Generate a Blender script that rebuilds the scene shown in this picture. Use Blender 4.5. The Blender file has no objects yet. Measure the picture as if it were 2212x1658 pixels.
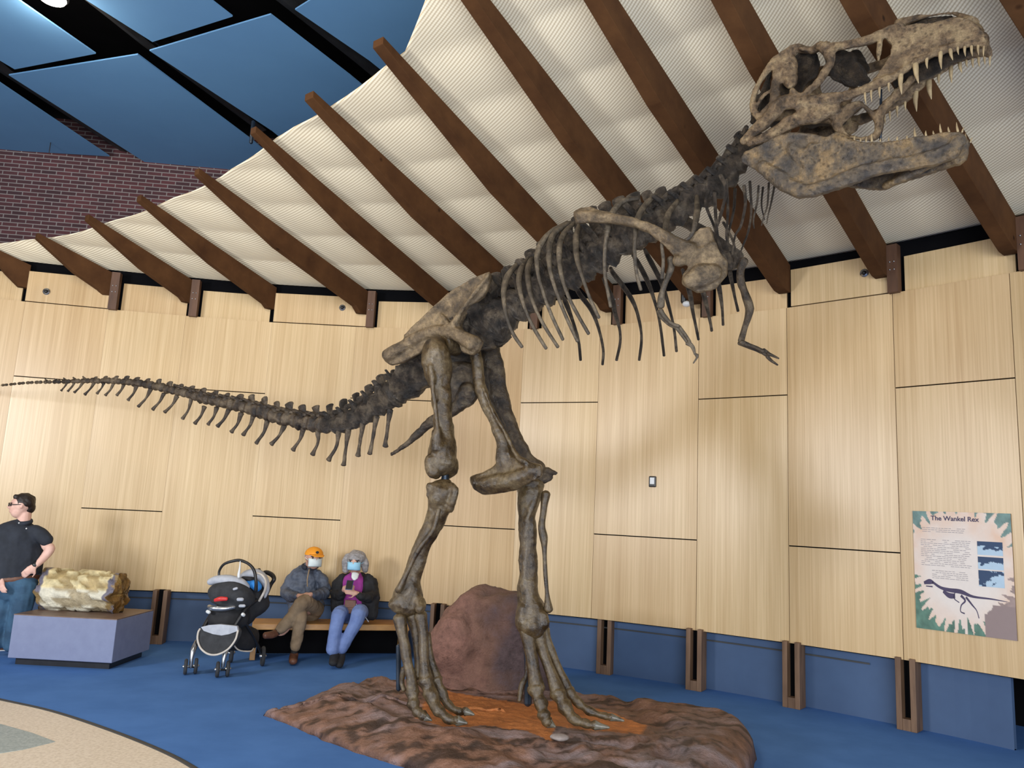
import bpy, bmesh, math, random
import numpy as np
from mathutils import Vector, Matrix, noise as mnoise

random.seed(7)
SC = bpy.context.scene
COL = SC.collection
R = math.radians

# ------------------------------------------------------------------ camera
F = 1700.0; PT = R(9.42); RL = R(2.836); H = 1.75
cam_d = bpy.data.cameras.new('camera'); cam = bpy.data.objects.new('camera', cam_d); COL.objects.link(cam)
cam_d.sensor_fit = 'HORIZONTAL'; cam_d.sensor_width = 36.0; cam_d.lens = F / 2212 * 36.0
cam_d.clip_start = 0.05; cam_d.clip_end = 200
cam.matrix_world = (Matrix.Translation((0, 0, H)) @ Matrix.Rotation(math.pi / 2 + PT, 4, 'X') @ Matrix.Rotation(RL, 4, 'Z'))
SC.camera = cam

# ------------------------------------------------------------------ light
world = bpy.data.worlds.new('world'); SC.world = world; world.use_nodes = True
world.node_tree.nodes['Background'].inputs[0].default_value = (0.92, 0.94, 1.0, 1)
world.node_tree.nodes['Background'].inputs[1].default_value = 0.36
def area(name, loc, target, sx, sy, power, color):
    l = bpy.data.lights.new(name, 'AREA'); l.shape = 'RECTANGLE'; l.size = sx; l.size_y = sy
    l.energy = power; l.color = color
    o = bpy.data.objects.new(name, l); COL.objects.link(o); o.location = loc
    o.rotation_euler = (Vector(target) - Vector(loc)).to_track_quat('-Z', 'Y').to_euler()
    return o
area('daylight_window_left', (-8.2, 1.2, 3.1), (-2.0, 9.5, 1.0), 1.7, 1.6, 470, (0.93, 0.96, 1.0))
area('daylight_window_behind', (1.2, -4.0, 2.2), (0.6, 8.0, 3.2), 9.0, 3.4, 1180, (0.90, 0.95, 1.0))
area('ceiling_light_bank', (-3.0, 3.0, 6.6), (-1.0, 8.6, 0.5), 2.0, 2.0, 140, (1.0, 0.84, 0.62))
SC.view_settings.view_transform = 'Standard'; SC.view_settings.look = 'None'
SC.view_settings.gamma = 1.0; SC.view_settings.use_curve_mapping = False
SC.view_settings.exposure = 0.0

# ------------------------------------------------------------------ picture -> place
CAM = np.array([0, 0, H])
def ray(px, py):
    dx, dy = px - 1106, py - 829
    c, s = math.cos(RL), math.sin(RL)
    u = c * dx + s * dy; v = -s * dx + c * dy
    c, s = math.cos(PT), math.sin(PT)
    return np.array([u, F * c + v * s, F * s - v * c])
def at(px, py, Y):
    r = ray(px, py); return CAM + r * Y / r[1]
def flr(px, py, z=0.0):
    r = ray(px, py); return CAM + r * (z - H) / r[2]
def onplane(px, py, o, phi, off=0.0):
    """point of a vertical plane through o heading phi, moved off metres towards the viewer's side"""
    r = ray(px, py); n = np.array([math.sin(phi), math.cos(phi)])
    t = (n @ (np.array(o[:2]) - n * off)) / (n @ r[:2]); return CAM + r * t
def mpx(P):            # metres per pixel at a point
    P = np.asarray(P, float); d = P - CAM
    return float(d[1] * math.cos(PT) + d[2] * math.sin(PT)) / F

# ------------------------------------------------------------------ materials
def newmat(name):
    m = bpy.data.materials.new(name); m.use_nodes = True
    nt = m.node_tree; b = nt.nodes['Principled BSDF']; return m, nt, b
def inp(b, k, v):
    if k in b.inputs: b.inputs[k].default_value = v
def noise_node(nt, vec, scale, detail=4, rough=0.6):
    n = nt.nodes.new('ShaderNodeTexNoise'); n.inputs['Scale'].default_value = scale
    n.inputs['Detail'].default_value = detail; n.inputs['Roughness'].default_value = rough
    if vec is not None: nt.links.new(vec, n.inputs['Vector'])
    return n
def ramp(nt, fac, stops):
    r = nt.nodes.new('ShaderNodeValToRGB')
    while len(r.color_ramp.elements) < len(stops): r.color_ramp.elements.new(0.5)
    for e, (p, c) in zip(r.color_ramp.elements, stops): e.position = p; e.color = (c[0], c[1], c[2], 1)
    nt.links.new(fac, r.inputs[0]); return r
def mixc(nt, fac, a, b, mode='MIX'):
    n = nt.nodes.new('ShaderNodeMix'); n.data_type = 'RGBA'; n.blend_type = mode
    for i, v in ((0, fac), (6, a), (7, b)):
        if isinstance(v, (int, float)): n.inputs[i].default_value = v
        elif isinstance(v, tuple): n.inputs[i].default_value = (v[0], v[1], v[2], 1)
        else: nt.links.new(v, n.inputs[i])
    return n.outputs[2]
def coords(nt, scale=(1, 1, 1), kind='Object', rot=(0, 0, 0)):
    t = nt.nodes.new('ShaderNodeTexCoord'); m = nt.nodes.new('ShaderNodeMapping')
    m.inputs['Scale'].default_value = scale; m.inputs['Rotation'].default_value = rot
    nt.links.new(t.outputs[kind], m.inputs['Vector']); return m.outputs[0]
def bump(nt, b, h, strength=0.3, dist=0.01):
    n = nt.nodes.new('ShaderNodeBump'); n.inputs['Strength'].default_value = strength
    n.inputs['Distance'].default_value = dist
    nt.links.new(h, n.inputs['Height']); nt.links.new(n.outputs[0], b.inputs['Normal'])
def pm(name, c1, c2=None, scale=8, rough=0.6, bmp=0.0, metal=0.0, stretch=(1, 1, 1), spec=0.5, coat=0.0, lo=0.35, hi=0.65, bd=0.01):
    m, nt, b = newmat(name)
    inp(b, 'Roughness', rough); inp(b, 'Metallic', metal); inp(b, 'Specular IOR Level', spec); inp(b, 'Coat Weight', coat); inp(b, 'Coat Roughness', 0.25)
    if c2 is None: c2 = tuple(x * 0.85 for x in c1)
    v = coords(nt, stretch); n = noise_node(nt, v, scale)
    r = ramp(nt, n.outputs[0], [(lo, c2), (hi, c1)]); nt.links.new(r.outputs[0], b.inputs['Base Color'])
    if bmp: bump(nt, b, n.outputs[0], bmp, bd)
    return m

def mat_panel():
    m, nt, b = newmat('bamboo_panel'); inp(b, 'Roughness', 0.34); inp(b, 'Specular IOR Level', 0.6)
    v = coords(nt, (1, 1, 0.012)); g = noise_node(nt, v, 55, 3, 0.7)
    v2 = coords(nt, (1, 1, 0.0)); w = noise_node(nt, v2, 7, 2, 0.5)
    c = ramp(nt, g.outputs[0], [(0.25, (0.54, 0.375, 0.185)), (0.75, (0.74, 0.565, 0.335))])
    c2 = ramp(nt, w.outputs[0], [(0.3, (0.88, 0.84, 0.78)), (0.7, (1.0, 1.0, 1.0))])
    oi = nt.nodes.new('ShaderNodeObjectInfo'); c3 = ramp(nt, oi.outputs['Random'], [(0.0, (0.88, 0.82, 0.77)), (1.0, (1.0, 1.0, 0.98))])
    x = mixc(nt, 1.0, c.outputs[0], c2.outputs[0], 'MULTIPLY'); x = mixc(nt, 1.0, x, c3.outputs[0], 'MULTIPLY')
    nt.links.new(x, b.inputs['Base Color']); return m
def mat_brick():
    m, nt, b = newmat('brick'); inp(b, 'Roughness', 0.9)
    t = nt.nodes.new('ShaderNodeTexCoord'); s = nt.nodes.new('ShaderNodeSeparateXYZ'); c = nt.nodes.new('ShaderNodeCombineXYZ')
    nt.links.new(t.outputs['Object'], s.inputs[0]); nt.links.new(s.outputs[0], c.inputs[0]); nt.links.new(s.outputs[2], c.inputs[1])
    k = nt.nodes.new('ShaderNodeTexBrick'); nt.links.new(c.outputs[0], k.inputs['Vector'])
    k.inputs['Scale'].default_value = 1.0; k.inputs['Brick Width'].default_value = 0.225; k.inputs['Row Height'].default_value = 0.064
    k.inputs['Mortar Size'].default_value = 0.0075; k.inputs['Mortar Smooth'].default_value = 0.1
    k.inputs['Color1'].default_value = (0.125, 0.040, 0.043, 1); k.inputs['Color2'].default_value = (0.060, 0.028, 0.032, 1)
    k.inputs['Mortar'].default_value = (0.27, 0.235, 0.22, 1)
    n = noise_node(nt, t.outputs['Object'], 3); x = mixc(nt, 0.35, k.outputs[0], ramp(nt, n.outputs[0], [(0.3, (0.5, 0.45, 0.45)), (0.7, (1, 1, 1))]).outputs[0], 'MULTIPLY')
    nt.links.new(x, b.inputs['Base Color']); bump(nt, b, k.outputs[1], -0.4, 0.01); return m
def mat_fabric_canopy():
    m, nt, b = newmat('perforated_canopy_fabric'); inp(b, 'Roughness', 0.85); inp(b, 'Specular IOR Level', 0.2)
    t = nt.nodes.new('ShaderNodeUVMap'); t.uv_map = 'UVMap'
    mp = nt.nodes.new('ShaderNodeMapping'); mp.inputs['Rotation'].default_value = (0, 0, R(-28)); nt.links.new(t.outputs[0], mp.inputs[0])
    w = nt.nodes.new('ShaderNodeTexWave'); w.wave_type = 'BANDS'; w.bands_direction = 'Y'; w.inputs['Scale'].default_value = 12.5
    nt.links.new(mp.outputs[0], w.inputs['Vector'])
    w2 = nt.nodes.new('ShaderNodeTexWave'); w2.wave_type = 'BANDS'; w2.bands_direction = 'X'; w2.inputs['Scale'].default_value = 12.5
    nt.links.new(mp.outputs[0], w2.inputs['Vector'])
    a = ramp(nt, w.outputs[0], [(0.15, (0.64, 0.54, 0.38)), (0.65, (0.95, 0.87, 0.68))])
    c = ramp(nt, w2.outputs[0], [(0.2, (0.93, 0.92, 0.90)), (0.7, (1, 1, 1))])
    x = mixc(nt, 1.0, a.outputs[0], c.outputs[0], 'MULTIPLY'); nt.links.new(x, b.inputs['Base Color']); return m
def mat_beam():
    m, nt, b = newmat('stained_fir'); inp(b, 'Roughness', 0.8); inp(b, 'Specular IOR Level', 0.15)
    v = coords(nt, (1, 1, 1)); n = noise_node(nt, v, 3, 6, 0.65); k = nt.nodes.new('ShaderNodeTexVoronoi'); k.inputs['Scale'].default_value = 2.6
    nt.links.new(v, k.inputs['Vector'])
    c = ramp(nt, n.outputs[0], [(0.3, (0.052, 0.021, 0.008)), (0.7, (0.100, 0.044, 0.016))])
    kn = ramp(nt, k.outputs['Distance'], [(0.03, (0.25, 0.2, 0.18)), (0.08, (1, 1, 1))])
    nt.links.new(mixc(nt, 1.0, c.outputs[0], kn.outputs[0], 'MULTIPLY'), b.inputs['Base Color']); return m
def mat_vcol(name, rough=0.8, bmp=0.5, scale=9, bd=0.03, var=0.35):
    m, nt, b = newmat(name); inp(b, 'Roughness', rough)
    a = nt.nodes.new('ShaderNodeVertexColor'); a.layer_name = 'tint'
    v = coords(nt); n = noise_node(nt, v, scale, 8, 0.65)
    r = ramp(nt, n.outputs[0], [(0.3, (1 - var,) * 3), (0.7, (1, 1, 1))])
    nt.links.new(mixc(nt, 1.0, a.outputs[0], r.outputs[0], 'MULTIPLY'), b.inputs['Base Color'])
    if bmp: bump(nt, b, n.outputs[0], bmp, bd)
    return m
def mat_bone(name, c_dark, c_mid, c_light, rough=0.36, bmp=0.55, scale=9, bd=0.025):
    m, nt, b = newmat(name); inp(b, 'Roughness', rough); inp(b, 'Specular IOR Level', 0.6); c_dark, c_mid, c_light = [tuple(q * w for q, w in zip(c, (.74, .70, .64))) for c in (c_dark, c_mid, c_light)]
    v = coords(nt); n = noise_node(nt, v, scale, 8, 0.68); n2 = noise_node(nt, v, scale * 5, 6, 0.75)
    c = ramp(nt, n.outputs[0], [(0.38, c_dark), (0.5, c_mid), (0.62, c_light)])
    if 'skull' in name or 'jaw' in name:
        vo = nt.nodes.new('ShaderNodeTexVoronoi'); vo.inputs['Scale'].default_value = 26; nt.links.new(v, vo.inputs['Vector'])
        pit = ramp(nt, vo.outputs['Distance'], [(0.16, (0.22, 0.18, 0.14)), (0.34, (1, 1, 1))])
        c_out = mixc(nt, 0.65, c.outputs[0], pit.outputs[0], 'MULTIPLY')
    else: c_out = c.outputs[0]
    x = mixc(nt, 0.75, c_out, ramp(nt, n2.outputs[0], [(0.38, (0.30, 0.27, 0.25)), (0.65, (1, 1, 1))]).outputs[0], 'MULTIPLY')
    nt.links.new(x, b.inputs['Base Color'])
    ad = nt.nodes.new('ShaderNodeMath'); ad.operation = 'ADD'; nt.links.new(n.outputs[0], ad.inputs[0]); nt.links.new(n2.outputs[0], ad.inputs[1])
    bump(nt, b, ad.outputs[0], bmp, bd); return m

M = dict(
    panel=mat_panel(), brick=mat_brick(), canopy=mat_fabric_canopy(), beam=mat_beam(),
    post=pm('dark_timber', (0.13, 0.060, 0.030), (0.075, 0.034, 0.018), 12, 0.6, 0.2, stretch=(1, 1, 0.15)),
    foot_post=pm('brown_timber_post', (0.20, 0.115, 0.065), (0.115, 0.062, 0.034), 14, 0.6, 0.2, stretch=(1, 1, 0.12)),
    carpet=pm('blue_carpet', (0.084, 0.205, 0.51), (0.070, 0.176, 0.45), 2.2, 0.95, 0.0, spec=0.1),
    kneewall=pm('blue_painted_wall', (0.050, 0.095, 0.19), (0.042, 0.080, 0.165), 2, 0.6),
    black=pm('black_void', (0.005, 0.005, 0.006), None, 4, 0.95, spec=0.05),
    blacksteel=pm('black_steel', (0.016, 0.016, 0.018), (0.006, 0.006, 0.006), 5, 0.5),
    bluepanel=pm('blue_ceiling_panel', (0.125, 0.29, 0.52), (0.115, 0.27, 0.49), 0.8, 0.7),
    terrazzo=pm('tan_terrazzo', (0.78, 0.68, 0.56), (0.60, 0.50, 0.39), 45, 0.5, lo=0.3, hi=0.6),
    terrazzo_blue=pm('grey_blue_terrazzo', (0.42, 0.47, 0.46), (0.27, 0.32, 0.32), 60, 0.5),
    edge=pm('dark_edge_strip', (0.045, 0.045, 0.045), None, 5, 0.6),
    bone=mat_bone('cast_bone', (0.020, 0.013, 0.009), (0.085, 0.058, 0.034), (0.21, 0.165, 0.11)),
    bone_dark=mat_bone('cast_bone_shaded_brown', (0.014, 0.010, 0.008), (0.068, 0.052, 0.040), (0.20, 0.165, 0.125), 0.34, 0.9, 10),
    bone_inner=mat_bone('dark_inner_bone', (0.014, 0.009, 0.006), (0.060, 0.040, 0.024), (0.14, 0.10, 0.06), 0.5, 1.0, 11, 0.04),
    bone_tan=mat_bone('cast_bone_tan', (0.10, 0.070, 0.038), (0.26, 0.19, 0.11), (0.42, 0.32, 0.19), 0.40, 0.6, 7),
    bone_skull=mat_bone('cast_skull_bone', (0.085, 0.055, 0.030), (0.29, 0.20, 0.115), (0.50, 0.38, 0.22), 0.36, 0.7, 8),
    bone_jaw=mat_bone('cast_jaw_bone', (0.090, 0.082, 0.080), (0.22, 0.175, 0.125), (0.44, 0.31, 0.16), 0.28, 0.7, 7),
    bone_rib=mat_bone('cast_rib_bone', (0.055, 0.042, 0.028), (0.13, 0.105, 0.075), (0.25, 0.205, 0.145), 0.45, 0.5, 8),
    bone_leg=mat_bone('cast_leg_bone', (0.045, 0.028, 0.012), (0.125, 0.085, 0.040), (0.21, 0.160, 0.090), 0.20, 0.35, 6),
    tooth=pm('tooth', (0.34, 0.255, 0.14), (0.22, 0.16, 0.09), 20, 0.35),
    claw=pm('claw_grey', (0.17, 0.155, 0.12), (0.06, 0.05, 0.035), 20, 0.35),
    steel=pm('dark_steel', (0.045, 0.060, 0.085), (0.02, 0.03, 0.045), 8, 0.35, metal=0.6),
    
    bench=pm('orange_oak', (0.55, 0.29, 0.09), (0.40, 0.19, 0.055), 12, 0.4, stretch=(0.2, 1, 1)),
    plinth=pm('grey_plinth', (0.19, 0.22, 0.34), (0.17, 0.195, 0.31), 10, 0.6),
    plinth_top=pm('brown_plinth_trim', (0.20, 0.13, 0.095), (0.15, 0.095, 0.07), 10, 0.45),
    white=pm('white_plastic', (0.75, 0.77, 0.78), None, 10, 0.4),
    blackp=pm('black_plastic', (0.014, 0.014, 0.016), (0.008, 0.008, 0.009), 10, 0.4),
    chrome=pm('brushed_metal', (0.55, 0.57, 0.60), None, 10, 0.3, metal=0.9),
    greyfab=pm('light_grey_fabric', (0.46, 0.48, 0.53), (0.36, 0.38, 0.43), 14, 0.85),
    darkfab=pm('charcoal_fabric', (0.035, 0.037, 0.042), (0.020, 0.021, 0.024), 14, 0.85),
    blackfab=pm('black_fabric', (0.014, 0.014, 0.017), (0.008, 0.008, 0.010), 14, 0.8),
    cream=pm('cream_piping', (0.55, 0.50, 0.44), None, 10, 0.6),
    red=pm('red_plastic', (0.62, 0.03, 0.03), None, 10, 0.4),
    bluefab=pm('bright_blue_fabric', (0.02, 0.26, 0.72), (0.02, 0.16, 0.5), 9, 0.7),
    skin=pm('skin', (0.62, 0.36, 0.27), (0.50, 0.27, 0.20), 14, 0.5),
    skin_pale=pm('pale_skin', (0.74, 0.48, 0.40), (0.64, 0.38, 0.31), 14, 0.5),
    navy=pm('dark_polo_cloth', (0.022, 0.028, 0.042), (0.013, 0.017, 0.026), 7, 0.85),
    jeans=pm('blue_jeans', (0.045, 0.115, 0.20), (0.025, 0.065, 0.12), 6, 0.85),
    lightjeans=pm('light_blue_jeans', (0.16, 0.23, 0.46), (0.11, 0.165, 0.36), 8, 0.85),
    khaki=pm('khaki_trousers', (0.30, 0.215, 0.135), (0.20, 0.14, 0.085), 8, 0.85),
    greyjacket=pm('slate_grey_jacket', (0.095, 0.115, 0.16), (0.040, 0.050, 0.075), 6, 0.6, 0.4),
    orangecap=pm('orange_cap', (0.90, 0.36, 0.02), (0.80, 0.30, 0.015), 8, 0.7),
    mask_white=pm('white_mask', (0.75, 0.84, 0.84), None, 8, 0.7),
    mask_blue=pm('blue_mask', (0.35, 0.66, 0.85), (0.28, 0.55, 0.75), 8, 0.7),
    purple=pm('purple_top', (0.35, 0.04, 0.30), (0.26, 0.03, 0.22), 8, 0.8),
    greyhair=pm('grey_hair', (0.36, 0.34, 0.34), (0.20, 0.19, 0.19), 40, 0.6, 0.4),
    darkhair=pm('dark_hair', (0.020, 0.012, 0.010), (0.010, 0.006, 0.005), 40, 0.5, 0.3),
    brownleather=pm('brown_leather', (0.16, 0.065, 0.035), (0.09, 0.035, 0.02), 14, 0.5),
    eye=pm('dark_eye', (0.01, 0.008, 0.008), None, 10, 0.3),
    phone=pm('blue_phone', (0.02, 0.08, 0.20), None, 10, 0.25),
    ink=pm('dark_violet_ink', (0.07, 0.055, 0.11), None, 10, 0.7),
    textgrey=pm('grey_print', (0.34, 0.30, 0.31), None, 10, 0.7),
)
m_, nt_, b_ = newmat('lamp_glow'); inp(b_, 'Emission Color', (1.0, 0.93, 0.75, 1)); inp(b_, 'Emission Strength', 9.0); M['glow'] = m_
m_, nt_, b_ = newmat('boulder_paint'); inp(b_, 'Roughness', 0.6)
v_ = coords(nt_); n_ = noise_node(nt_, v_, 3.5, 9, 0.7); n2_ = noise_node(nt_, v_, 14, 8, 0.75)
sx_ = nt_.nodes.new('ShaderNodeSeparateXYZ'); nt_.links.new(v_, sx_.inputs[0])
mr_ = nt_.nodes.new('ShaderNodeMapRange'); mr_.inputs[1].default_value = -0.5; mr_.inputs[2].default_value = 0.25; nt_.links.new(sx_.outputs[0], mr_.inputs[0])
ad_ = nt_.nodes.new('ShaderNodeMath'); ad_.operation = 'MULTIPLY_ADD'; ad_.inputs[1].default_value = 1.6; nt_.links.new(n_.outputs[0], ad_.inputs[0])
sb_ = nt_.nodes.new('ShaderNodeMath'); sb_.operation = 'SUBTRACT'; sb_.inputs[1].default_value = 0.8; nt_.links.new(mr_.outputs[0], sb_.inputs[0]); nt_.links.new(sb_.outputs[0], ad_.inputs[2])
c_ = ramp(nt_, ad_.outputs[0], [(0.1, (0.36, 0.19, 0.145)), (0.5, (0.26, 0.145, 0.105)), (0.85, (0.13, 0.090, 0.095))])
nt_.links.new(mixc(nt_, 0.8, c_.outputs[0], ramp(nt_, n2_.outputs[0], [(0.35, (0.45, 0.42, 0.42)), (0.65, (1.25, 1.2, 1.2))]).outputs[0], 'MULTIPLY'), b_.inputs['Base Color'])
bump(nt_, b_, n2_.outputs[0], 1.0, 0.05); M['boulder'] = m_
M['rock'] = mat_vcol('painted_rock', 0.6, 0.9, 8, 0.05, 0.5)
M['logm'] = mat_vcol('petrified_wood', 0.35, 0.8, 12, 0.03, 0.4)
M['print'] = mat_vcol('printed_sheet', 0.6, 0.0, 20, 0.01, 0.05)

# ------------------------------------------------------------------ mesh builders
def cat(pts, n):
    """Catmull-Rom through rows of numbers, n samples per span"""
    P = np.array(pts, float)
    if len(P) < 3: return np.array([P[0] + (P[-1] - P[0]) * t for t in np.linspace(0, 1, n + 1)])
    Q = np.vstack([2 * P[0] - P[1], P, 2 * P[-1] - P[-2]]); out = []
    for i in range(1, len(Q) - 2):
        for t in np.linspace(0, 1, n, endpoint=False):
            a, b, c, d = Q[i - 1], Q[i], Q[i + 1], Q[i + 2]
            out.append(0.5 * (2 * b + (c - a) * t + (2 * a - 5 * b + 4 * c - d) * t * t + (3 * b - a - 3 * c + d) * t ** 3))
    out.append(P[-1]); return np.array(out)
class MB:
    def __init__(s): s.v = []; s.f = []
    def quadgrid(s, rows, closed=False):
        b = len(s.v); nr = len(rows); nc = len(rows[0])
        for r in rows: s.v += [tuple(p) for p in r]
        for i in range(nr - 1):
            for j in range(nc if closed else nc - 1):
                k = (j + 1) % nc; s.f.append((b + i * nc + j, b + i * nc + k, b + (i + 1) * nc + k, b + (i + 1) * nc + j))
        return b
    def tube(s, P, rad, ratio=1.0, seg=10, up=None, caps=True, lump=0.0, freq=9.0):
        """tube along points P; rad across, rad*ratio along the up axis (default: away from the viewer)"""
        P = [np.array(p, float) for p in P]; n = len(P)
        if np.isscalar(rad): rad = [rad] * n
        if np.isscalar(ratio): ratio = [ratio] * n
        T = [P[min(i + 1, n - 1)] - P[max(i - 1, 0)] for i in range(n)]; T = [t / (np.linalg.norm(t) + 1e-9) for t in T]
        rows = []; 
        def ring(i, sc, push):
            t = T[i]; V = (P[i] - CAM) if up is None else np.array(up, float)
            W = np.cross(t, V); l = np.linalg.norm(W)
            if l < 1e-6: W = np.cross(t, np.array([0.3, 0.2, 1.0])); l = np.linalg.norm(W)
            W /= l; D = np.cross(t, W); r = rad[i] * sc; row = []
            for k in range(seg):
                a = 2 * math.pi * k / seg
                p = P[i] + t * push * rad[i] * min(1, ratio[i]) + W * r * math.cos(a) + D * r * ratio[i] * math.sin(a)
                if lump: p = p + (p - P[i]) * lump * mnoise.noise(Vector(p) * freq)
                row.append(p)
            return row
        if caps: rows.append(ring(0, 0.35, -0.75)); rows.append(ring(0, 0.8, -0.42))
        for i in range(n): rows.append(ring(i, 1, 0))
        if caps: rows.append(ring(n - 1, 0.8, 0.42)); rows.append(ring(n - 1, 0.35, 0.75))
        b = s.quadgrid(rows, True); nr = len(rows)
        s.f.append(tuple(b + k for k in range(seg))[::-1]); s.f.append(tuple(b + (nr - 1) * seg + k for k in range(seg)))
    def box(s, c, size, ax=None):
        c = np.array(c, float); ax = np.eye(3) if ax is None else np.array(ax, float)
        b = len(s.v)
        for z in (-1, 1):
            for x, y in ((-1, -1), (1, -1), (1, 1), (-1, 1)):
                s.v.append(tuple(c + ax[0] * x * size[0] / 2 + ax[1] * y * size[1] / 2 + ax[2] * z * size[2] / 2))
        s.f += [(b + a, b + d, b + e, b + g) for a, d, e, g in ((3, 2, 1, 0), (4, 5, 6, 7), (0, 1, 5, 4), (1, 2, 6, 5), (2, 3, 7, 6), (3, 0, 4, 7))]
    def prism(s, A, B):
        """two matching outlines joined"""
        b = len(s.v); n = len(A); s.v += [tuple(p) for p in A] + [tuple(p) for p in B]
        s.f.append(tuple(range(b, b + n))[::-1]); s.f.append(tuple(range(b + n, b + 2 * n)))
        for i in range(n):
            j = (i + 1) % n; s.f.append((b + i, b + j, b + n + j, b + n + i))
    def ball(s, c, r, seg=14, rg=9, lump=0, freq=8):
        r = np.array([r, r, r] if np.isscalar(r) else r, float); rows = []
        for i in range(rg + 1):
            th = math.pi * (0.02 + 0.96 * i / rg); row = []
            for k in range(seg):
                a = 2 * math.pi * k / seg
                d = np.array([math.sin(th) * math.cos(a), math.sin(th) * math.sin(a), math.cos(th)])
                q = 1 + lump * mnoise.noise(Vector(np.array(c) + d * r) * freq) if lump else 1
                row.append(np.array(c) + d * r * q)
            rows.append(row)
        b = s.quadgrid(rows, True)
        s.f.append(tuple(b + k for k in range(seg))[::-1]); s.f.append(tuple(b + rg * seg + k for k in range(seg)))
    def build(s, name, mat, parent=None, smooth=True, bevel=0):
        me = bpy.data.meshes.new(name); me.from_pydata([tuple(map(float, p)) for p in s.v], [], s.f); me.update()
        bm = bmesh.new(); bm.from_mesh(me); bmesh.ops.recalc_face_normals(bm, faces=bm.faces); bm.to_mesh(me); bm.free()
        if smooth: me.polygons.foreach_set('use_smooth', [True] * len(me.polygons))
        o = bpy.data.objects.new(name, me); COL.objects.link(o); me.materials.append(mat)
        if parent is not None:
            o.parent = parent; o.matrix_parent_inverse = parent.matrix_world.inverted()
        if bevel:
            md = o.modifiers.new('bevel', 'BEVEL'); md.width = bevel; md.segments = 2; md.limit_method = 'ANGLE'
        return o
def remesh(o, vox, smooth=3, disp=0.0, dscale=0.1):
    md = o.modifiers.new('remesh', 'REMESH'); md.mode = 'VOXEL'; md.voxel_size = vox; md.use_smooth_shade = True
    if smooth: s = o.modifiers.new('smooth', 'SMOOTH'); s.factor = 0.6; s.iterations = smooth
    if disp:
        t = bpy.data.textures.new('lumps', 'CLOUDS'); t.noise_scale = dscale; t.noise_depth = 3
        d = o.modifiers.new('displace', 'DISPLACE'); d.texture = t; d.strength = disp; d.mid_level = 0.5; d.texture_coords = 'LOCAL'
    return o
def empty(name, loc, label=None, cat=None, group=None):
    o = bpy.data.objects.new(name, None); COL.objects.link(o); o.location = tuple(map(float, loc))
    o.empty_display_size = 0.2; o.matrix_world = Matrix.Translation(Vector(tuple(map(float, loc))))
    if label: tag(o, label, cat, group)
    return o
def tag(o, label, cat, group=None):
    o['label'] = label; o['category'] = cat
    if group: o['group'] = group
    return o
def struct(o, label=None):
    o['kind'] = 'structure'
    if label: o['label'] = label
    return o
ORD = ['first', 'second', 'third', 'fourth', 'fifth', 'sixth', 'seventh', 'eighth', 'ninth', 'tenth', 'eleventh', 'twelfth', 'thirteenth', 'fourteenth', 'fifteenth']

# ------------------------------------------------------------------ room shell
WALL = [(-10.5, 8.0), (-8.5, 9.0), (-6.5, 9.6), (-4.9, 9.93), (-3.97, 10.07), (-3.08, 10.16), (-2.05, 10.17), (-.98, 10.07), (.16, 9.82), (1.09, 9.43),
        (2.15, 8.82), (2.92, 8.25), (3.72, 7.53), (4.27, 6.93), (5.2, 5.6), (5.9, 4.2), (6.4, 2.6)]
WS = cat(WALL, 6)
def onwall(px, py):
    r = ray(px, py)
    for a, b in zip(WS[:-1], WS[1:]):
        t, s = np.linalg.solve(np.c_[r[:2], -(b - a)], a)
        if t > 0 and -1e-6 <= s <= 1 + 1e-6: return CAM + r * t
def wall_s(p):       # arc position of the nearest wall point
    d = [np.linalg.norm(q - np.array(p[:2])) for q in WS]; return int(np.argmin(d))
def wnorm(i):
    a = WS[max(i - 1, 0)]; b = WS[min(i + 1, len(WS) - 1)]; t = (b - a) / np.linalg.norm(b - a)
    return t, np.array([t[1], -t[0]])    # tangent (to the right), normal towards the room
def curvewall(name, off, z0, z1, mat, i0=0, i1=None, thick=0.05, parent=None):
    mb = MB(); P = []
    for i in range(i0, (i1 or len(WS))):
        t, n = wnorm(i); p = WS[i] - n * off; P.append((p, n))
    rows = [[(p[0], p[1], z0) for p, n in P], [(p[0], p[1], z1) for p, n in P],
            [(p[0] - n[0] * thick, p[1] - n[1] * thick, z1) for p, n in P], [(p[0] - n[0] * thick, p[1] - n[1] * thick, z0) for p, n in P]]
    rows.append(rows[0]); mb.quadgrid(rows); return mb.build(name, mat, parent, smooth=False)

fl = MB(); fl.box((0, 3.5, -0.05), (30, 27, 0.1)); struct(fl.build('floor', M['carpet'], smooth=False), 'blue carpeted floor')
# pale terrazzo area, its dark edge and the grey-blue inlay
arc = [flr(*p)[:2] for p in [(0, 1511), (110, 1535.6), (221, 1571.5), (331, 1614), (414, 1656)]]
arc = [arc[0] + (arc[0] - arc[1]) * k for k in (4, 2.5, 1.2)] + arc + [arc[-1] + (arc[-1] - arc[-2]) * k + np.array([0.0, -0.12 * k * k]) for k in (1, 2, 4)]
A = cat(arc, 5)
top = [(p[0], p[1], 0.004) for p in A] + [(A[-1][0] - 1, -1, 0.004), (-12, -1, 0.004), (-12, A[0][1], 0.004)]
mb = MB(); mb.prism([(x, y, -0.01) for x, y, z in top], top); struct(mb.build('floor_terrazzo', M['terrazzo'], smooth=False), 'cream terrazzo floor')
mb = MB(); mb.tube([(p[0], p[1], 0.004) for p in A], 0.022, 0.25, 6, up=(0, 0, 1)); struct(mb.build('trim_1', M['edge']), 'dark strip between carpet and terrazzo')
inl = [flr(*p)[:2] for p in [(0, 1564.6), (69, 1584), (119, 1603), (50, 1620), (0, 1628), (-160, 1650), (-200, 1530)]]
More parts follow.
